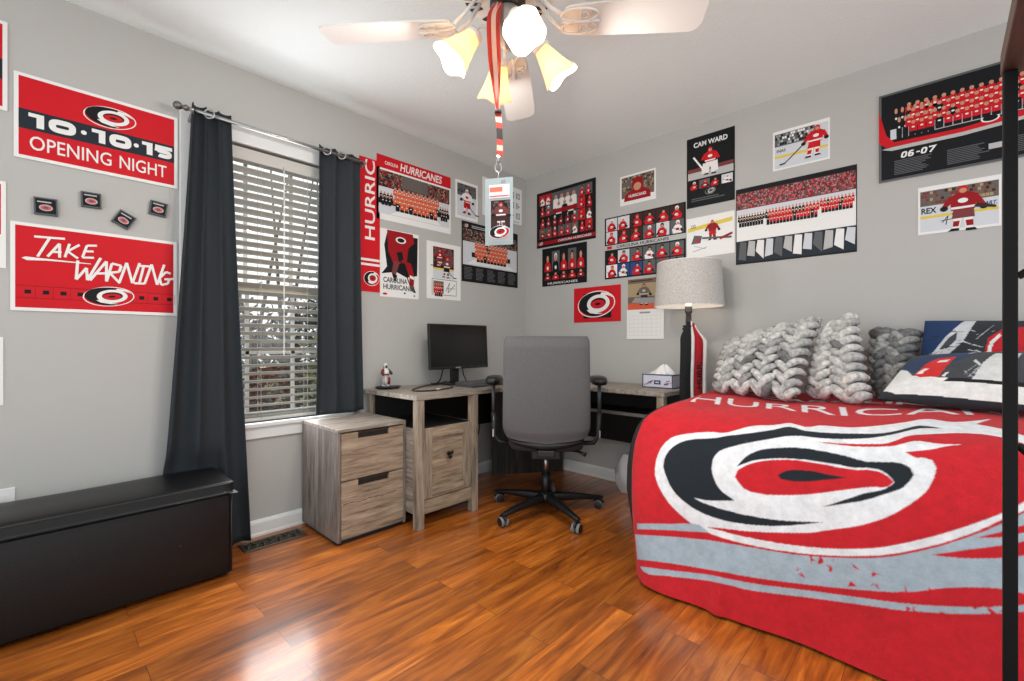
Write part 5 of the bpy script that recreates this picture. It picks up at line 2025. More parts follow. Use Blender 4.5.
b.tube([tuple(p + Rd * (0.010 * math.cos(q)) + Vector((0, 0, 1.602 + 0.016 * math.sin(q)))) for q in [2 * PI * z / 14 for z in range(14)]], 0.0024, CHROME, 6, closed=True)
b.tube([tuple(p + Vector((0, 0, 1.588))), tuple(p + Vector((0, 0, 1.562)))], 0.0022, CHROME, 6)
b.build('clasp', t, smooth=True)
# the ticket holder: faces the room a little to the left
hn = (-Fd * 0.97 - Rd * 0.24).normalized()
hu = Vector((-hn.y, hn.x, 0)).normalized()
if hu.dot(Rd) < 0:
    hu = -hu
pc = HX + Rd * 0.014
hol = mat('clear_holder_vinyl', (166, 178, 180), 0.3)
s = Sheet(tuple(pc - hu * 0.0475 + Vector((0, 0, 1.345))), tuple(hu), (0, 0, 1), tuple(hn), 0.095, 0.222, 'w', th=0.003, basemat=hol)
ho = s.mb.build('ticket_holder', t)
s = Sheet(tuple(pc - hu * 0.0475 + Vector((0, 0, 1.345))), tuple(hu), (0, 0, 1), tuple(hn), 0.095, 0.222, 'w', th=0.0006, gap=0.004, basemat=hol)
s.mb = MB()
s.rect(0.012, 0.012, 0.086, 0.145, 'l', 1)
s.rect(0.014, 0.156, 0.084, 0.200, 'w', 1)
s.rect(0.016, 0.176, 0.060, 0.192, 'c', 2)
s.rect(0.016, 0.160, 0.082, 0.164, 'p', 2)
s.rect(0.020, 0.055, 0.086, 0.148, 'd', 2)
s.crowd(0.021, 0.10, 0.085, 0.146, 12, 5, 'nGdk', 3, random.Random(4))
s.player(0.055, 0.055, 0.085, 'm', 'd', 4, 1, False)
s.emblem(0.050, 0.042, 0.070, 11, k=0.62)
s.rect(0.055, 0.204, 0.070, 0.214, 'g', 1)
s.mb.build('card', ho)
# ------------------------------------------------------------------ bed and printed blanket
BX0, BYF = 1.598, 1.760                            # left and front of the blanket's footprint
BRC = 0.16                                         # corner radius
# going up from the hem: inset from the front, inset from the left end, height
BPROF = [(0.000, 0.028, 0.012), (0.010, 0.018, 0.10), (0.022, 0.008, 0.22), (0.036, 0.001, 0.35), (0.056, 0.000, 0.46), (0.085, 0.014, 0.555), (0.125, 0.040, 0.630), (0.180, 0.068, 0.686),
         (0.25, 0.086, 0.714), (0.35, 0.096, 0.728), (0.50, 0.104, 0.737), (0.80, 0.110, 0.745), (1.184, 0.114, 0.745)]


def bed_profile(step):
    """dense samples of the profile: list of (t, front inset, left inset, z)"""
    pts = catmull([(a, z_, c) for a, c, z_ in BPROF], 24)
    out = [(0.0, pts[0][0], pts[0][2], pts[0][1])]
    acc = 0.0
    nxt = step
    for p, q in zip(pts[:-1], pts[1:]):
        L = math.hypot(q[0] - p[0], q[1] - p[1])
        while L > 0 and acc + L >= nxt:
            f = (nxt - acc) / L
            out.append((nxt, p[0] + (q[0] - p[0]) * f, p[2] + (q[2] - p[2]) * f, p[1] + (q[1] - p[1]) * f))
            nxt += step
        acc += L
    return out


def bed_point(s, ef, el, z, x0=BX0, yf=BYF, folds=1.0):
    """s: distance along the front from where the left corner ends (negative goes round the corner)"""
    rx, ry = max(BRC - el, 0.0), max(BRC - ef, 0.0)
    xc, yc = x0 + max(BRC, el), yf + max(BRC, ef)
    if s >= 0.0:
        x, y, nx, ny = x0 + BRC + s, yf + ef, 0.0, -1.0
    else:
        a = -s / BRC
        if a <= PI / 2:
            x, y = xc - rx * math.sin(a), yc - ry * math.cos(a)
            nx, ny = -math.sin(a), -math.cos(a)
        else:
            x, y, nx, ny = x0 + el, yc + (a - PI / 2) * BRC, -1.0, 0.0
    # soft folds, stronger towards the hem
    low = max(0.0, min(1.0, (0.62 - z) / 0.6)) * folds
    q = 0.009 * math.sin(8.0 * s + 0.6) * low + 0.005 * math.sin(17.0 * s + 3 * z + 1.0) * low
    q += 0.016 * math.exp(-((s - 0.27 - 0.02 * math.sin(5 * z)) / 0.03) ** 2) * low
    q += (0.0025 * math.sin(23 * s + 11 * z) + 0.003 * math.sin(9 * s - 13 * z)) * folds
    q += (0.024 * math.exp(-((s - 0.95 + 0.1 * z) / 0.05) ** 2) - 0.012 * math.exp(-((s - 0.82) / 0.06) ** 2)) * low
    hi = max(0.0, min(1.0, (ef - 0.15) / 0.2))
    zz = z + (hi * (0.005 * math.sin(7 * s + 3 * ef) + 0.003 * math.sin(15 * s - 9 * ef)) + 0.020 * max(0.0, min(1.0, (s - 0.6) / 0.5)) * hi) * folds
    return x + nx * q, y + ny * q, zz


BLANKET = [
    ('white', [(-7,489),(-6,516),(-1,542),(7,568),(22,595),(41,618),(59,630),(79,639),(99,646),(119,652),(139,658),(160,663),(180,668),(201,671),(223,672),(244,674),(265,682),(284,693),(302,705),(320,718),(338,729),(355,737),(373,743),(391,748),(409,756),(425,769),(441,786),(458,796),(484,784),(509,772),(524,778),(538,792),(551,803),(567,807),(582,808),(598,806),(614,804),(629,803),(644,804),(659,809),(674,816),(689,824),(703,833),(718,843),(732,854),(746,866),(761,878),(775,892),(789,907),(805,930),(821,955),(838,972),(853,975),(868,969),(883,961),(897,955),(911,956),(924,964),(938,976),(951,992),(965,1011),(979,1032),(992,1055),(1006,1076),(992,1030),(977,987),(964,950),(976,938),(989,927),(1000,915),(1012,901),(1023,887),(1033,875),(1042,863),(1052,851),(1061,840),(1070,829),(1079,820),(1078,788),(1078,762),(1078,740),(1078,721),(1078,703),(1078,687),(1077,670),(1075,652),(1073,635),(1071,618),(1067,603),(1061,588),(1054,575),(1045,565),(1035,556),(1025,548),(1014,540),(1004,532),(994,523),(984,514),(974,505),(964,497),(954,488),(943,480),(932,472),(922,465),(912,457),(902,450),(892,443),(882,435),(871,427),(860,420),(849,412),(838,405),(827,398),(816,392),(805,386),(794,380),(783,375),(771,370),(759,365),(746,359),(733,354),(719,350),(705,345),(691,340),(677,335),(662,330),(648,325),(633,321),(619,316),(604,312),(589,308),(574,304),(559,301),(543,298),(528,295),(512,293),(496,291),(480,289),(464,286),(448,284),(431,283),(414,281),(397,279),(380,278),(362,277),(343,276),(325,276),(307,278),(289,279),(268,279),(248,279),(228,281),(208,285),(188,290),(169,296),(150,304),(133,313),(117,322),(101,332),(85,343),(70,355),(56,368),(42,383),(29,399),(17,416),(7,434),(-2,453)]),
    ('red', [(219,300),(238,300),(257,301),(276,302),(294,302),(311,301),(327,300),(344,300),(361,301),(379,303),(396,304),(414,305),(430,307),(447,309),(464,310),(480,312),(496,314),(511,316),(527,318),(543,321),(558,323),(573,327),(589,330),(604,334),(618,338),(633,342),(648,347),(662,352),(675,356),(688,361),(701,365),(713,370),(726,374),(738,379),(750,384),(763,390),(775,396),(788,402),(801,409),(813,415),(825,423),(837,430),(849,438),(860,445),(871,453),(881,460),(892,468),(902,475),(912,482),(923,489),(933,496),(943,503),(954,511),(964,518),(974,525),(985,533),(995,541),(1005,549),(1015,557),(1024,566),(1034,576),(1043,585),(1053,595),(1062,605),(1064,620),(1066,636),(1067,652),(1069,669),(1070,686),(1071,704),(1072,723),(1073,745),(1074,772),(1065,778),(1056,785),(1047,792),(1038,799),(1028,807),(1018,813),(1006,819),(994,824),(982,828),(969,831),(957,832),(945,832),(933,830),(920,828),(908,825),(895,820),(883,815),(870,810),(857,804),(843,798),(828,792),(814,785),(799,774),(787,760),(776,744),(764,731),(751,720),(738,714),(724,710),(709,707),(695,704),(680,701),(666,699),(651,697),(636,695),(621,694),(605,692),(591,692),(576,691),(562,691),(547,691),(562,689),(577,688),(591,686),(606,686),(621,686),(637,686),(652,687),(667,688),(681,690),(696,692),(711,695),(726,698),(741,702),(755,706),(770,712),(781,720),(793,729),(805,739),(816,746),(829,749),(842,748),(854,746),(867,744),(879,743),(891,745),(904,747),(916,749),(928,751),(915,745),(901,740),(888,733),(875,725),(863,717),(850,711),(836,706),(823,701),(809,696),(795,691),(809,681),(823,674),(838,679),(859,674),(869,649),(864,619),(859,602),(853,585),(845,569),(836,556),(827,543),(816,531),(806,519),(795,508),(784,496),(772,486),(760,476),(747,466),(733,457),(720,449),(705,440),(691,432),(678,426),(665,419),(651,413),(638,407),(624,401),(610,394),(594,387),(579,379),(563,372),(549,367),(534,363),(520,359),(505,355),(490,352),(475,348),(460,345),(444,341),(428,337),(411,333),(395,330),(378,326),(360,322),(343,319),(325,317),(308,316),(291,315),(272,311),(245,305)]),
    ('black', [(29,496),(29,520),(35,543),(46,566),(62,586),(83,604),(106,617),(125,624),(145,630),(165,634),(185,638),(205,643),(225,649),(256,662),(276,669),(297,675),(316,682),(334,688),(351,694),(367,701),(384,708),(400,716),(416,724),(431,736),(445,749),(461,758),(479,756),(497,747),(515,741),(532,740),(550,741),(567,742),(584,743),(600,745),(617,747),(633,749),(649,752),(664,755),(679,758),(694,761),(709,765),(723,771),(737,778),(752,790),(766,804),(780,820),(794,839),(809,860),(824,875),(840,877),(857,873),(870,868),(884,862),(869,859),(854,857),(839,853),(825,845),(810,830),(795,812),(780,794),(765,779),(752,767),(738,756),(724,747),(710,739),(696,733),(681,728),(667,724),(652,720),(637,717),(622,714),(605,712),(587,710),(570,709),(552,708),(536,707),(520,708),(504,707),(488,704),(472,700),(454,694),(437,686),(419,678),(401,670),(383,663),(366,656),(349,649),(332,642),(314,634),(297,625),(278,616),(260,606),(243,593),(231,575),(224,554),(224,528),(230,504),(238,486),(247,470),(259,456),(273,445),(288,437),(303,430),(317,421),(300,418),(282,414),(263,409),(244,404),(225,401),(206,399),(187,398),(168,399),(198,389),(216,386),(234,384),(252,382),(271,382),(289,381),(306,380),(323,379),(341,378),(358,379),(376,380),(393,381),(409,382),(426,383),(442,385),(458,386),(474,389),(490,391),(505,394),(521,397),(536,400),(551,404),(566,407),(581,411),(596,414),(581,409),(567,403),(552,397),(537,391),(521,386),(506,380),(491,375),(475,371),(459,366),(444,362),(428,359),(411,355),(395,352),(378,349),(361,346),(344,344),(326,343),(308,342),(290,342),(271,342),(251,342),(230,344),(209,347),(188,353),(167,359),(150,367),(132,375),(115,385),(98,396),(83,409),(67,427),(54,448),(41,470)]),
    ('black', [(316,548),(328,569),(342,589),(358,605),(376,618),(392,627),(410,633),(427,638),(445,642),(464,647),(483,651),(502,654),(520,655),(540,656),(559,655),(577,654),(595,653),(612,651),(629,649),(645,647),(662,643),(678,639),(694,637),(708,637),(722,639),(736,642),(750,644),(766,648),(782,649),(796,645),(809,637),(818,616),(809,594),(795,572),(784,562),(772,554),(760,546),(748,539),(734,530),(720,521),(705,513),(692,506),(678,500),(665,495),(651,489),(637,483),(621,476),(605,469),(589,462),(604,472),(619,481),(634,491),(648,500),(661,508),(674,516),(686,524),(699,532),(713,538),(727,544),(740,550),(753,558),(764,569),(773,582),(765,593),(756,603),(743,611),(729,616),(714,616),(698,614),(682,611),(667,609),(650,610),(634,611),(617,612),(600,613),(584,613),(567,613),(550,613),(533,612),(516,610),(500,609),(484,607),(468,605),(451,602),(435,599),(418,595),(400,590),(383,585),(365,578),(348,568),(330,557)]),
    ('red', [(313,508),(321,536),(346,557),(364,568),(382,577),(401,584),(418,589),(436,594),(453,597),(470,601),(487,603),(504,605),(521,607),(537,607),(553,607),(569,606),(585,606),(600,605),(617,604),(634,603),(651,602),(667,603),(682,604),(696,607),(710,610),(724,610),(741,606),(757,597),(772,583),(758,565),(746,560),(733,558),(720,556),(706,552),(691,547),(677,542),(662,537),(647,531),(632,526),(617,520),(602,514),(587,508),(571,502),(556,496),(540,491),(523,486),(508,482),(492,478),(477,475),(461,472),(445,469),(427,466),(408,464),(390,464),(366,466),(344,473),(328,489)]),
    ('black', [(451,541),(465,552),(479,562),(496,568),(513,571),(530,573),(547,575),(568,575),(589,574),(605,573),(620,573),(635,573),(650,572),(635,567),(619,561),(603,556),(587,551),(571,545),(555,540),(538,535),(521,531),(497,528),(480,527),(463,529)]),
    ('grey', [(-78,231),(-43,243),(-17,251),(5,257),(27,262),(48,267),(69,271),(91,277),(113,284),(135,291),(156,296),(177,300),(197,300),(215,292),(231,282),(208,277),(183,272),(159,266),(137,261),(114,256),(92,252),(70,247),(49,243),(28,238),(6,234),(-17,228),(-43,220),(-79,207)]),
    ('grey', [(-112,173),(-56,192),(-27,201),(-3,207),(19,212),(40,216),(61,220),(81,224),(102,228),(122,232),(142,236),(163,240),(183,244),(202,248),(221,252),(242,255),(263,259),(283,263),(302,265),(319,265),(337,266),(355,267),(373,269),(391,272),(409,274),(427,276),(445,278),(462,280),(479,282),(495,284),(512,286),(528,289),(543,292),(558,295),(573,298),(588,302),(603,305),(618,310),(632,314),(647,319),(661,323),(674,328),(687,332),(699,336),(712,340),(724,344),(736,349),(748,353),(759,358),(771,362),(783,368),(794,373),(805,379),(816,385),(828,391),(838,398),(849,405),(860,413),(871,420),(882,428),(892,436),(902,444),(912,451),(922,458),(932,465),(943,473),(953,481),(964,488),(974,496),(984,505),(994,513),(1004,521),(1014,530),(1023,538),(1033,547),(1042,556),(1052,566),(1061,575),(1060,561),(1060,547),(1060,534),(1059,520),(1059,507),(1058,493),(1058,480),(1058,467),(1058,454),(1057,441),(1057,428),(1057,415),(1057,402),(1056,389),(1056,376),(1056,363),(1056,350),(1047,351),(1038,351),(1029,351),(1020,351),(1011,351),(1001,350),(992,348),(982,346),(972,344),(962,341),(951,338),(941,335),(930,332),(920,328),(909,323),(898,318),(887,312),(877,306),(866,300),(855,293),(845,287),(834,281),(822,275),(811,271),(799,267),(787,263),(775,259),(762,256),(750,253),(737,249),(724,246),(711,242),(697,237),(683,233),(669,229),(655,225),(641,221),(626,217),(612,213),(597,210),(582,207),(567,203),(552,200),(537,197),(522,194),(507,191),(492,188),(477,185),(461,182),(445,179),(429,176),(412,173),(396,170),(379,168),(361,165),(343,163),(325,161),(308,161),(290,161),(270,157),(248,150),(226,145),(205,141),(184,137),(163,134),(141,130),(120,127),(99,124),(77,121),(57,117),(35,114),(13,109),(-12,103),(-44,93),(-105,71)]),
    ('red', [(858,393),(870,400),(882,407),(894,413),(905,419),(917,425),(928,431),(939,436),(950,440),(961,445),(971,449),(982,454),(992,459),(1003,463),(1012,468),(1022,473),(1031,478),(1040,483),(1049,489),(1058,494),(1058,481),(1058,468),(1058,455),(1049,451),(1040,447),(1030,442),(1021,438),(1012,434),(1002,430),(992,426),(982,423),(971,420),(961,417),(950,414),(940,411),(929,409),(918,406),(906,404),(894,401),(882,398),(870,396)]),
    ('red', [(948,468),(959,474),(971,481),(982,487),(993,493),(1003,500),(1013,506),(1023,512),(1032,519),(1041,525),(1051,531),(1060,538),(1059,517),(1050,511),(1041,505),(1032,500),(1022,494),(1013,489),(1003,484),(992,480),(982,477),(971,474),(959,471)]),
    ('grey', [(-65,57),(-21,72),(8,80),(33,86),(57,90),(79,95),(100,98),(120,102),(141,106),(161,111),(181,115),(202,120),(222,125),(242,130),(263,136),(283,141),(299,142),(315,142),(331,142),(347,143),(364,145),(380,147),(397,150),(413,152),(429,155),(445,158),(461,162),(477,165),(492,168),(508,172),(523,175),(538,178),(552,181),(567,184),(582,187),(597,190),(612,193),(627,196),(642,200),(656,203),(671,207),(685,210),(698,214),(712,217),(725,220),(738,223),(751,225),(763,228),(776,230),(788,232),(800,234),(812,237),(823,239),(834,242),(845,245),(856,249),(867,253),(877,257),(887,262),(898,266),(908,271),(918,275),(928,278),(937,282),(947,285),(957,288),(967,292),(977,296),(987,300),(997,304),(1007,309),(1017,314),(1027,318),(1036,322),(1046,327),(1055,331),(1055,314),(1046,309),(1036,305),(1026,301),(1017,296),(1007,291),(997,286),(987,282),(977,278),(967,274),(957,270),(947,267),(937,263),(927,260),(918,256),(908,252),(898,247),(887,243),(877,238),(867,234),(856,230),(845,226),(834,223),(823,220),(812,217),(800,214),(788,212),(776,209),(763,207),(751,205),(738,202),(725,199),(712,196),(698,192),(685,189),(671,185),(656,181),(642,178),(627,174),(612,171),(598,168),(582,164),(567,161),(553,158),(538,155),(523,151),(508,148),(492,144),(477,141),(461,137),(445,134),(430,131),(413,128),(397,125),(381,123),(365,121),(348,120),(332,119),(316,119),(300,120),(284,120),(265,115),(244,109),(223,103),(203,98),(183,93),(162,89),(142,84),(122,80),(102,76),(81,73),(56,67),(30,59),(3,52),(-30,49)]),
]
BCOL = {'red': (190, 22, 34), 'white': (224, 226, 230), 'black': (17, 27, 36), 'grey': (160, 176, 188)}


def inside(px, py, poly):
    """even-odd test of many points against one polygon"""
    res = np.zeros(px.shape, bool)
    x0, y0 = poly[-1]
    for x1, y1 in poly:
        if y0 != y1:
            c = ((y1 > py) != (y0 > py)) & (px < (x0 - x1) * (py - y1) / (y0 - y1) + x1)
            res ^= c
        x0, y0 = x1, y1
    return res


def fleece(name, rough=0.95, bump=0.35, bscale=420, mott=0.16):
    m, nt, b = newmat(name)
    at = nt.nodes.new('ShaderNodeAttribute')
    at.attribute_name = 'print'
    tc = nt.nodes.new('ShaderNodeTexCoord')
    n = nt.nodes.new('ShaderNodeTexNoise')
    n.inputs['Scale'].default_value = 28
    n.inputs['Detail'].default_value = 8
    n.inputs['Roughness'].default_value = 0.7
    nt.links.new(tc.outputs['Object'], n.inputs['Vector'])
    mr = nt.nodes.new('ShaderNodeMapRange')
    mr.inputs['From Min'].default_value = 0.3
    mr.inputs['From Max'].default_value = 0.7
    mr.inputs['To Min'].default_value = 1 - mott
    mr.inputs['To Max'].default_value = 1 + mott
    nt.links.new(n.outputs['Fac'], mr.inputs['Value'])
    mu = nt.nodes.new('ShaderNodeMix')
    mu.data_type = 'RGBA'
    mu.blend_type = 'MULTIPLY'
    mu.inputs['Factor'].default_value = 1.0
    nt.links.new(at.outputs['Color'], mu.inputs['A'])
    nt.links.new(mr.outputs['Result'], mu.inputs['B'])
    nt.links.new(mu.outputs['Result'], b.inputs['Base Color'])
    b.inputs['Roughness'].default_value = rough
    b.inputs['Sheen Weight'].default_value = 0.04
    n2 = nt.nodes.new('ShaderNodeTexNoise')
    n2.inputs['Scale'].default_value = bscale
    n2.inputs['Detail'].default_value = 3
    nt.links.new(tc.outputs['Object'], n2.inputs['Vector'])
    bp = nt.nodes.new('ShaderNodeBump')
    bp.inputs['Strength'].default_value = bump
    bp.inputs['Distance'].default_value = 0.004
    nt.links.new(n2.outputs['Fac'], bp.inputs['Height'])
    nt.links.new(bp.outputs['Normal'], b.inputs['Normal'])
    return m


def cloth_obj(name, V, nr, nc, colors, m, origin, parent=None, closed=False):
    me = bpy.data.meshes.new(name)
    V = np.asarray(V, dtype=np.float32) - np.array(origin, dtype=np.float32)
    idx = np.arange(nr * nc).reshape(nr, nc)
    if closed:
        a, b_, c_, d_ = idx[:-1], np.roll(idx, -1, 1)[:-1], np.roll(idx, -1, 1)[1:], idx[1:]
    else:
        a, b_, c_, d_ = idx[:-1, :-1], idx[:-1, 1:], idx[1:, 1:], idx[1:, :-1]
    F = np.stack([a, b_, c_, d_], -1).reshape(-1, 4)
    me.vertices.add(len(V))
    me.vertices.foreach_set('co', V.ravel())
    me.loops.add(F.size)
    me.polygons.add(len(F))
    me.loops.foreach_set('vertex_index', F.ravel().astype(np.int32))
    me.polygons.foreach_set('loop_start', (np.arange(len(F)) * 4).astype(np.int32))
    me.polygons.foreach_set('loop_total', np.full(len(F), 4, np.int32))
    me.polygons.foreach_set('use_smooth', np.ones(len(F), bool))
    me.update(calc_edges=True)
    at = me.color_attributes.new('print', 'FLOAT_COLOR', 'POINT')
    at.data.foreach_set('color', np.asarray(colors, dtype=np.float32).ravel())
    me.materials.append(m)
    o = bpy.data.objects.new(name, me)
    C.objects.link(o)
    if parent is not None:
        o.parent = parent
    return o


def letter_mask(px, py, word, place, bold=0.02):
    """points covered by lettering; place maps letter coordinates (0..1, 0..1) to print coordinates"""
    vs, fs, a0, a1, b0, b1 = text_geo(word, bold)
    q = [place((x - a0) / (a1 - a0), (y - b0) / (b1 - b0)) for x, y in vs]
    res = np.zeros(px.shape, bool)
    for f in fs:
        tri = [q[i] for i in f]
        xs, ys = [p[0] for p in tri], [p[1] for p in tri]
        near = np.nonzero((px >= min(xs)) & (px <= max(xs)) & (py >= min(ys)) & (py <= max(ys)))[0]
        if len(near):
            res[near] |= inside(px[near], py[near], tri)
    return res


bed = thing('bed', 'black bed frame end showing beside the red blanket', 'bed', (2.6, 2.35, 0))
b = MB()
P = []
for (t_, ef, el, z) in bed_profile(0.05):
    P.append([bed_point(s_, ef + 0.012, max(0.0, el * 0.9) + 0.07 * max(0.0, (0.36 - z) / 0.36), z - 0.014, BX0 - 0.034, BYF + 0.02, 0.0) for s_ in
              [-BRC * PI / 2 - 1.0 * (1 - k / 8) * 0.9 for k in range(8)] + [-BRC * PI / 2 * (1 - k / 10) for k in range(10)] + [0.15 * k for k in range(13)]])
P = [[(x, min(y, 2.94), max(z, 0.0)) for x, y, z in r] for r in P]
b.grid(P, mat('black_bed_cover', (16, 16, 18), 0.75))
b.build('mattress_base', bed, smooth=True)

svals = np.concatenate([np.arange(-0.249, 1.30, 0.003), np.arange(1.30, 1.82, 0.03)])
prof = bed_profile(0.003)
prof = [p for p in prof if p[0] < 1.70]
nr, nc = len(prof), len(svals)
V = [bed_point(float(s_), ef, el, z) for (t_, ef, el, z) in prof for s_ in svals]
V = np.array(V, dtype=np.float64)
ss = np.tile(svals, nr)
tt = np.repeat(np.array([p[0] for p in prof]), nc)
# worn red flecks in the grey band
rr = random.Random(21)
FLECKS = []
for i in range(34):
    s0, t0 = rr.uniform(0.52, 1.06), 0
    t0 = 0.21 + 0.09 * rr.random()
    w, h = rr.uniform(0.004, 0.018), rr.uniform(0.008, 0.03)
    FLECKS.append([(s0 + w * rr.uniform(-1, 1), t0 + h * rr.uniform(-1, 1)) for _ in range(3)] + [(s0 + w, t0), (s0, t0 + h * 0.6)])


def head_place(p, q):
    s_ = 0.005 + 1.30 * p
    return (s_ - 0.06 * q * (1 - p), 0.955 + 0.10 * s_ + 0.55 * max(0.0, s_ - 0.70) ** 1.5 + 0.19 * q)


def blanket_print(ps, pt):
    c_ = np.zeros((len(ps), 4), dtype=np.float32)
    c_[:] = lin(BCOL['red'])
    for cname, poly in BLANKET:
        pl = [(x / 1000.0, y / 1000.0) for x, y in poly]
        xs, ys = [p[0] for p in pl], [p[1] for p in pl]
        near = np.nonzero((ps >= min(xs)) & (ps <= max(xs)) & (pt >= min(ys)) & (pt <= max(ys)))[0]
        c_[near[inside(ps[near], pt[near], pl)]] = lin(BCOL[cname])
    for q in FLECKS:
        c_[inside(ps, pt, q) & (c_[:, 2] > 0.2)] = lin(BCOL['red'])
    c_[letter_mask(ps, pt, 'HURRICANES', head_place, 0.0)] = lin(BCOL['white'])
    c_[letter_mask(ps, pt, 'CAROLINA', lambda p, q: (0.20 + 0.75 * p, 1.31 + 0.08 * p + 0.085 * q), 0.02)] = lin(BCOL['white'])
    return c_


# each knot of the fleece takes the mean dye over its own patch
col = sum(blanket_print(ss + dx_, tt + dy_) for dx_ in (-0.0011, 0.0011) for dy_ in (-0.0011, 0.0011)) / 4.0
bo = cloth_obj('blanket', V, nr, nc, col, fleece('printed_fleece'), (2.6, 1.8, 0.0))
bo.location = (2.6, 1.8, 0.0)
tag(bo, 'red fleece blanket with a huge swirl emblem and grey stripes draped over the bed', 'blanket')


# ------------------------------------------------------------------ pillows
def quad_pillow(BL, BR, TR, TL, th, nu=40, nv=40, p=0.42):
    """closed cushion surface between four corners: returns rows (closed in u) and the front face function"""
    BL, BR, TR, TL = map(Vector, (BL, BR, TR, TL))
    nrm = (BR - BL).cross(TL - BL).normalized()
    if nrm.y > 0:
        nrm = -nrm

    def front(u, v, side=1.0, k=1.0):
        q = (BL * (1 - u) + BR * u) * (1 - v) + (TL * (1 - u) + TR * u) * v
        bul = max(0.0, (4 * u * (1 - u))) ** p * max(0.0, (4 * v * (1 - v))) ** p
        # edges pull in a little between the corners
        c = (BL + BR + TR + TL) / 4
        q = q + (c - q) * 0.05 * (max(0, 4 * u * (1 - u)) * (1 if v in (0, 1) else 0.6) + max(0, 4 * v * (1 - v)) * 0.6) * 0.5
        return q + nrm * (side * th / 2 * bul * k)

    return front, nrm


def pillow_mesh(front, m, name, parent=None, nu=28, nv=28):
    b = MB()
    for sd in (1.0, -1.0):
        P = [[tuple(front(i / nu, j / nv, sd)) for i in range(nu + 1)] for j in range(nv + 1)]
        b.grid(P if sd > 0 else [r[::-1] for r in P], m)
    return b.build(name, parent, smooth=True)


YARN = [mat('yarn_pale_grey', (196, 195, 192), 0.95, var=0.18, vscale=55, bump=0.5, bscale=300), mat('yarn_light_grey', (172, 172, 170), 0.95, var=0.2, vscale=55, bump=0.5, bscale=300),
        mat('yarn_mid_grey', (146, 146, 146), 0.95, var=0.22, vscale=55, bump=0.5, bscale=300), mat('yarn_dark_grey', (112, 112, 112), 0.95, var=0.22, vscale=55, bump=0.5, bscale=300)]
YCORE = mat('yarn_core_grey', (84, 83, 82), 0.95)
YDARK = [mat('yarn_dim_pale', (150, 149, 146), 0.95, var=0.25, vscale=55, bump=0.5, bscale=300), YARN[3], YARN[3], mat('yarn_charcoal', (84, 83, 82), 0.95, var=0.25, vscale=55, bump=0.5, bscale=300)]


def knit_pillow(label, BL, BR, TR, TL, th, cols, rows, fat=0.024, yarn=YARN, seed=1, back_tone=None):
    base = [(a + b_) / 2 for a, b_ in zip(BL, BR)]
    t = thing('knit_pillow', label, 'pillow', tuple(base), 'chunky knit pillows on the bed')
    front, nrm = quad_pillow(BL, BR, TR, TL, th)
    pillow_mesh(lambda u, v, sd: front(u, v, sd, 0.8), back_tone or YCORE, 'cushion', t)
    rg_ = random.Random(seed)
    b = MB()
    du, dv = 1.0 / cols, 1.0 / rows
    for c in range(cols):
        for r in range(-1, rows + 1):
            for sg in (-1, 1):
                v = min(1.0, max(0.0, (r + 0.5 + 0.25 * sg) * dv))
                u0 = (c + 0.5) * du
                # one fat loop of the braid: from the outer edge of the column up to its middle line
                ua, va_ = u0 + sg * du * 0.52, v + dv * 0.62
                ub, vb = u0 - sg * du * 0.10, v - dv * 0.55
                pts, rad = [], []
                f = fat * rg_.uniform(0.88, 1.15)
                for k in range(8):
                    q = k / 7
                    uu = ua + (ub - ua) * q
                    vv = va_ + (vb - va_) * q
                    lift = math.sin(PI * q) * fat * 0.75 + (0.003 * sg)
                    over = max(0.0, vv - 1.0, -vv)
                    side = max(0.0, uu - 1.0, -uu)
                    p = front(min(1, max(0, uu)), min(1, max(0, vv)), 1.0, 0.95) + nrm * (lift - 0.6 * fat - over * 0.12 - side * 0.2)
                    pts.append(tuple(p))
                    rad.append(f * (0.50 + 0.50 * math.sin(PI * (0.08 + 0.84 * q)) ** 0.7))
                b.tube(pts, rad, yarn[min(3, int(abs(rg_.gauss(0, 1.25))))], 9)
    b.build('braided_knit', t, smooth=True)
    return t


knit_pillow('widest chunky braided grey pillow, at the left of the row by the lamp', (1.745, 2.52, 0.776), (2.150, 2.43, 0.768), (2.190, 2.74, 1.142), (1.712, 2.80, 1.006), 0.15, 4, 8, 0.0195, seed=4)
knit_pillow('chunky braided grey pillow, the tallest and narrow, between the other two', (2.160, 2.58, 0.775), (2.415, 2.46, 0.768), (2.338, 2.70, 1.150), (2.215, 2.76, 1.085), 0.14, 2, 9, 0.0205, seed=9)
knit_pillow('dim chunky grey pillow half hidden beside the navy throw pillow', (2.400, 2.72, 0.775), (2.520, 2.66, 0.775), (2.560, 2.88, 1.065), (2.385, 2.88, 1.085), 0.11, 2, 7, 0.020, YDARK, seed=14)


def printed_pillow(label, BL, BR, TR, TL, th, paint, n=150, p=0.42, m=None, hem=None):
    base = [(a + b_) / 2 for a, b_ in zip(BL, BR)]
    t = thing('throw_pillow', label, 'pillow', tuple(base), 'printed fleece pillows on the bed')
    front, nrm = quad_pillow(BL, BR, TR, TL, th, p=p)
    for sd, nm in ((1.0, 'printed_face'), (-1.0, 'back_face')):
        nn = n if sd > 0 else 24
        uv = [(i / nn, j / nn) for j in range(nn + 1) for i in range(nn + 1)]
        V = np.array([tuple(front(u, v, sd)) for u, v in uv])
        u = np.array([q[0] for q in uv])
        v = np.array([q[1] for q in uv])
        cl = paint(u, v) if sd > 0 else np.tile(np.array(lin((36, 38, 42)), dtype=np.float32), (len(u), 1))
        cloth_obj(nm, V, nn + 1, nn + 1, cl, m or MATS['printed_fleece'], base, t)
    return t


def layers(u, v, base, lays):
    cl = np.tile(np.array(lin(base), dtype=np.float32), (len(u), 1))
    for c_, poly in lays:
        cl[inside(u, v, poly)] = lin(c_)
    return cl


rr = random.Random(8)


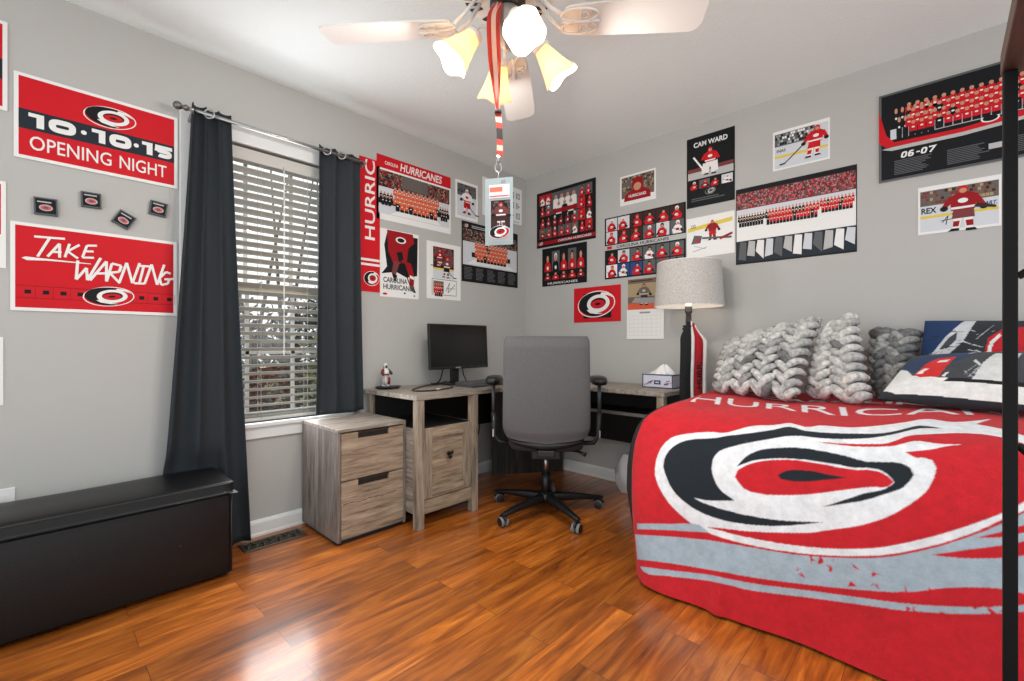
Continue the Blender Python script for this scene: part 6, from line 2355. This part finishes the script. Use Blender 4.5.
def streaks(n, u0, u1, v0, v1, du, dv, w, c_):
    out = []
    for i in range(n):
        a, e = rr.uniform(u0, u1), rr.uniform(v0, v1)
        x, y = a + du * rr.uniform(0.5, 1.2), e + dv * rr.uniform(-0.4, 1.2)
        out.append((c_, [(a, e), (a + w, e + w), (x + w * 0.4, y), (x, y - w * 0.6)]))
    return out


def navy_paint(u, v):
    L_ = [((40, 44, 50), [(0.24, 1), (1, 1), (1, 0.0), (0.12, 0.0), (0.18, 0.35)]),
          ((196, 200, 204), [(0.07, 0.40), (0.15, 0.70), (0.25, 0.98), (0.32, 0.98), (0.26, 0.62), (0.17, 0.40)]),
          ((60, 66, 74), [(0.12, 0.50), (0.17, 0.68), (0.22, 0.78), (0.22, 0.66), (0.17, 0.52)]),
          ((186, 26, 38), [(0.37, 0.24), (0.40, 0.68), (0.48, 0.84), (1, 0.96), (1, 0.12), (0.42, 0.14)])]
    L_ += streaks(26, -0.02, 0.26, 0.10, 0.42, 0.11, 0.14, 0.012, (206, 208, 210))
    L_ += streaks(14, 0.24, 0.36, 0.30, 0.85, 0.07, 0.18, 0.010, (188, 192, 196))
    L_ += [((30, 32, 36), q) for _, q in streaks(14, 0.03, 0.25, 0.25, 0.8, 0.08, 0.1, 0.012, 0)]
    L_ += [((224, 222, 220), [(0.385, 0.28), (0.41, 0.62), (0.46, 0.76), (0.47, 0.72), (0.43, 0.60), (0.405, 0.28)])]
    cl = layers(u, v, (27, 52, 94), L_)
    cl[letter_mask(u, v, 'cs', lambda p, q: (0.445 + 0.17 * p, 0.24 + 0.26 * q), 0.03)] = lin((224, 222, 220))
    return cl


printed_pillow('navy throw pillow with pale streaks and a red lettered corner, leaning on the wall', (2.548, 2.76, 0.83), (3.10, 2.66, 0.80), (3.12, 2.90, 1.105), (2.580, 2.89, 1.125), 0.11, navy_paint)


def char_paint(u, v):
    L_ = [((40, 60, 92), [(0.0, 0.60), (0.0, 0.80), (0.30, 1.0), (0.46, 1.0), (0.36, 0.62), (0.10, 0.40)]),
          ((226, 226, 224), [(0, 0), (1, 0), (1, 0.24), (0.60, 0.26), (0.30, 0.30), (0.14, 0.36), (0.08, 0.50), (0, 0.62)]),
          ((34, 38, 46), [(0, 0), (1, 0), (1, 0.035), (0.5, 0.04), (0.1, 0.06), (0, 0.14)]),
          ((16, 18, 20), [(0.34, 0.24), (1, 0.20), (1, 0.27), (0.36, 0.29)]),
          ((206, 40, 38), [(0.150, 0.37), (0.19, 0.32), (0.300, 0.31), (0.325, 0.76), (0.22, 0.74), (0.175, 0.62)]),
          ((222, 220, 218), [(0.155, 0.39), (0.20, 0.38), (0.195, 0.43), (0.215, 0.48), (0.185, 0.50), (0.17, 0.45)]),
          ((222, 220, 218), [(0.235, 0.62), (0.295, 0.62), (0.302, 0.68), (0.245, 0.67)]),
          ((222, 220, 218), [(0.315, 0.32), (0.335, 0.31), (0.345, 0.40), (0.325, 0.38)]),
          ((214, 214, 212), [(0.485, 0.28), (0.64, 0.27), (0.66, 0.84), (0.525, 0.84), (0.50, 0.60)])]
    L_ += [((210, 212, 214), [(0.44, 0.62), (0.445, 0.66), (0.495, 0.54), (0.49, 0.51)]), ((210, 212, 214), [(0.37, 0.86), (0.41, 0.96), (0.42, 0.95), (0.39, 0.85)])]
    L_ += streaks(12, 0.41, 0.48, 0.30, 0.45, 0.035, 0.14, 0.008, (176, 178, 182))
    return layers(u, v, (62, 65, 70), L_)


printed_pillow('charcoal fleece pillow with white border and a red patch before the navy pillow', (2.440, 2.44, 0.785), (2.98, 2.33, 0.780), (3.06, 2.66, 0.985), (2.540, 2.68, 0.960), 0.13, char_paint, p=0.5)

# ------------------------------------------------------------------ shelf at the right edge
sx, sy = 2.727, 1.320
t = thing('shelf_unit', 'black metal post shelf with brown wooden top at the right edge of the photo', 'shelf', (sx, 0.5, 0))
pw = 0.0205
for (x, y) in ((sx, sy), (sx, 0.42), (sx + 0.42, sy), (sx + 0.42, 0.42)):
    b = MB()
    b.box(x, x + pw, y, y + 0.02, 0, 1.556, BLACKMETAL)
    b.build('post', t, bevel=0.002)
b = MB()
b.box(sx - 0.002, sx + 0.46, 0.40, sy + 0.026, 1.556, 1.600, WOODBROWN)
b.build('shelf_board', t, bevel=0.003)
b = MB()
b.box(sx + 0.002, sx + 0.446, 0.44, sy + 0.018, 0.10, 0.13, WOODBROWN)
b.build('shelf_board', t, bevel=0.003)
b = MB()
b.tube([(sx + pw, sy + 0.01, 1.150), (sx + 0.20, sy + 0.01, 1.29), (sx + 0.42, sy + 0.01, 1.50)], 0.007, BLACKMETAL, 8)
b.build('brace', t)
b = MB()
b.tube([(sx + pw, sy + 0.01, 0.82), (sx + 0.20, sy + 0.01, 0.62), (sx + 0.42, sy + 0.01, 0.40)], 0.007, BLACKMETAL, 8)
b.build('brace', t)
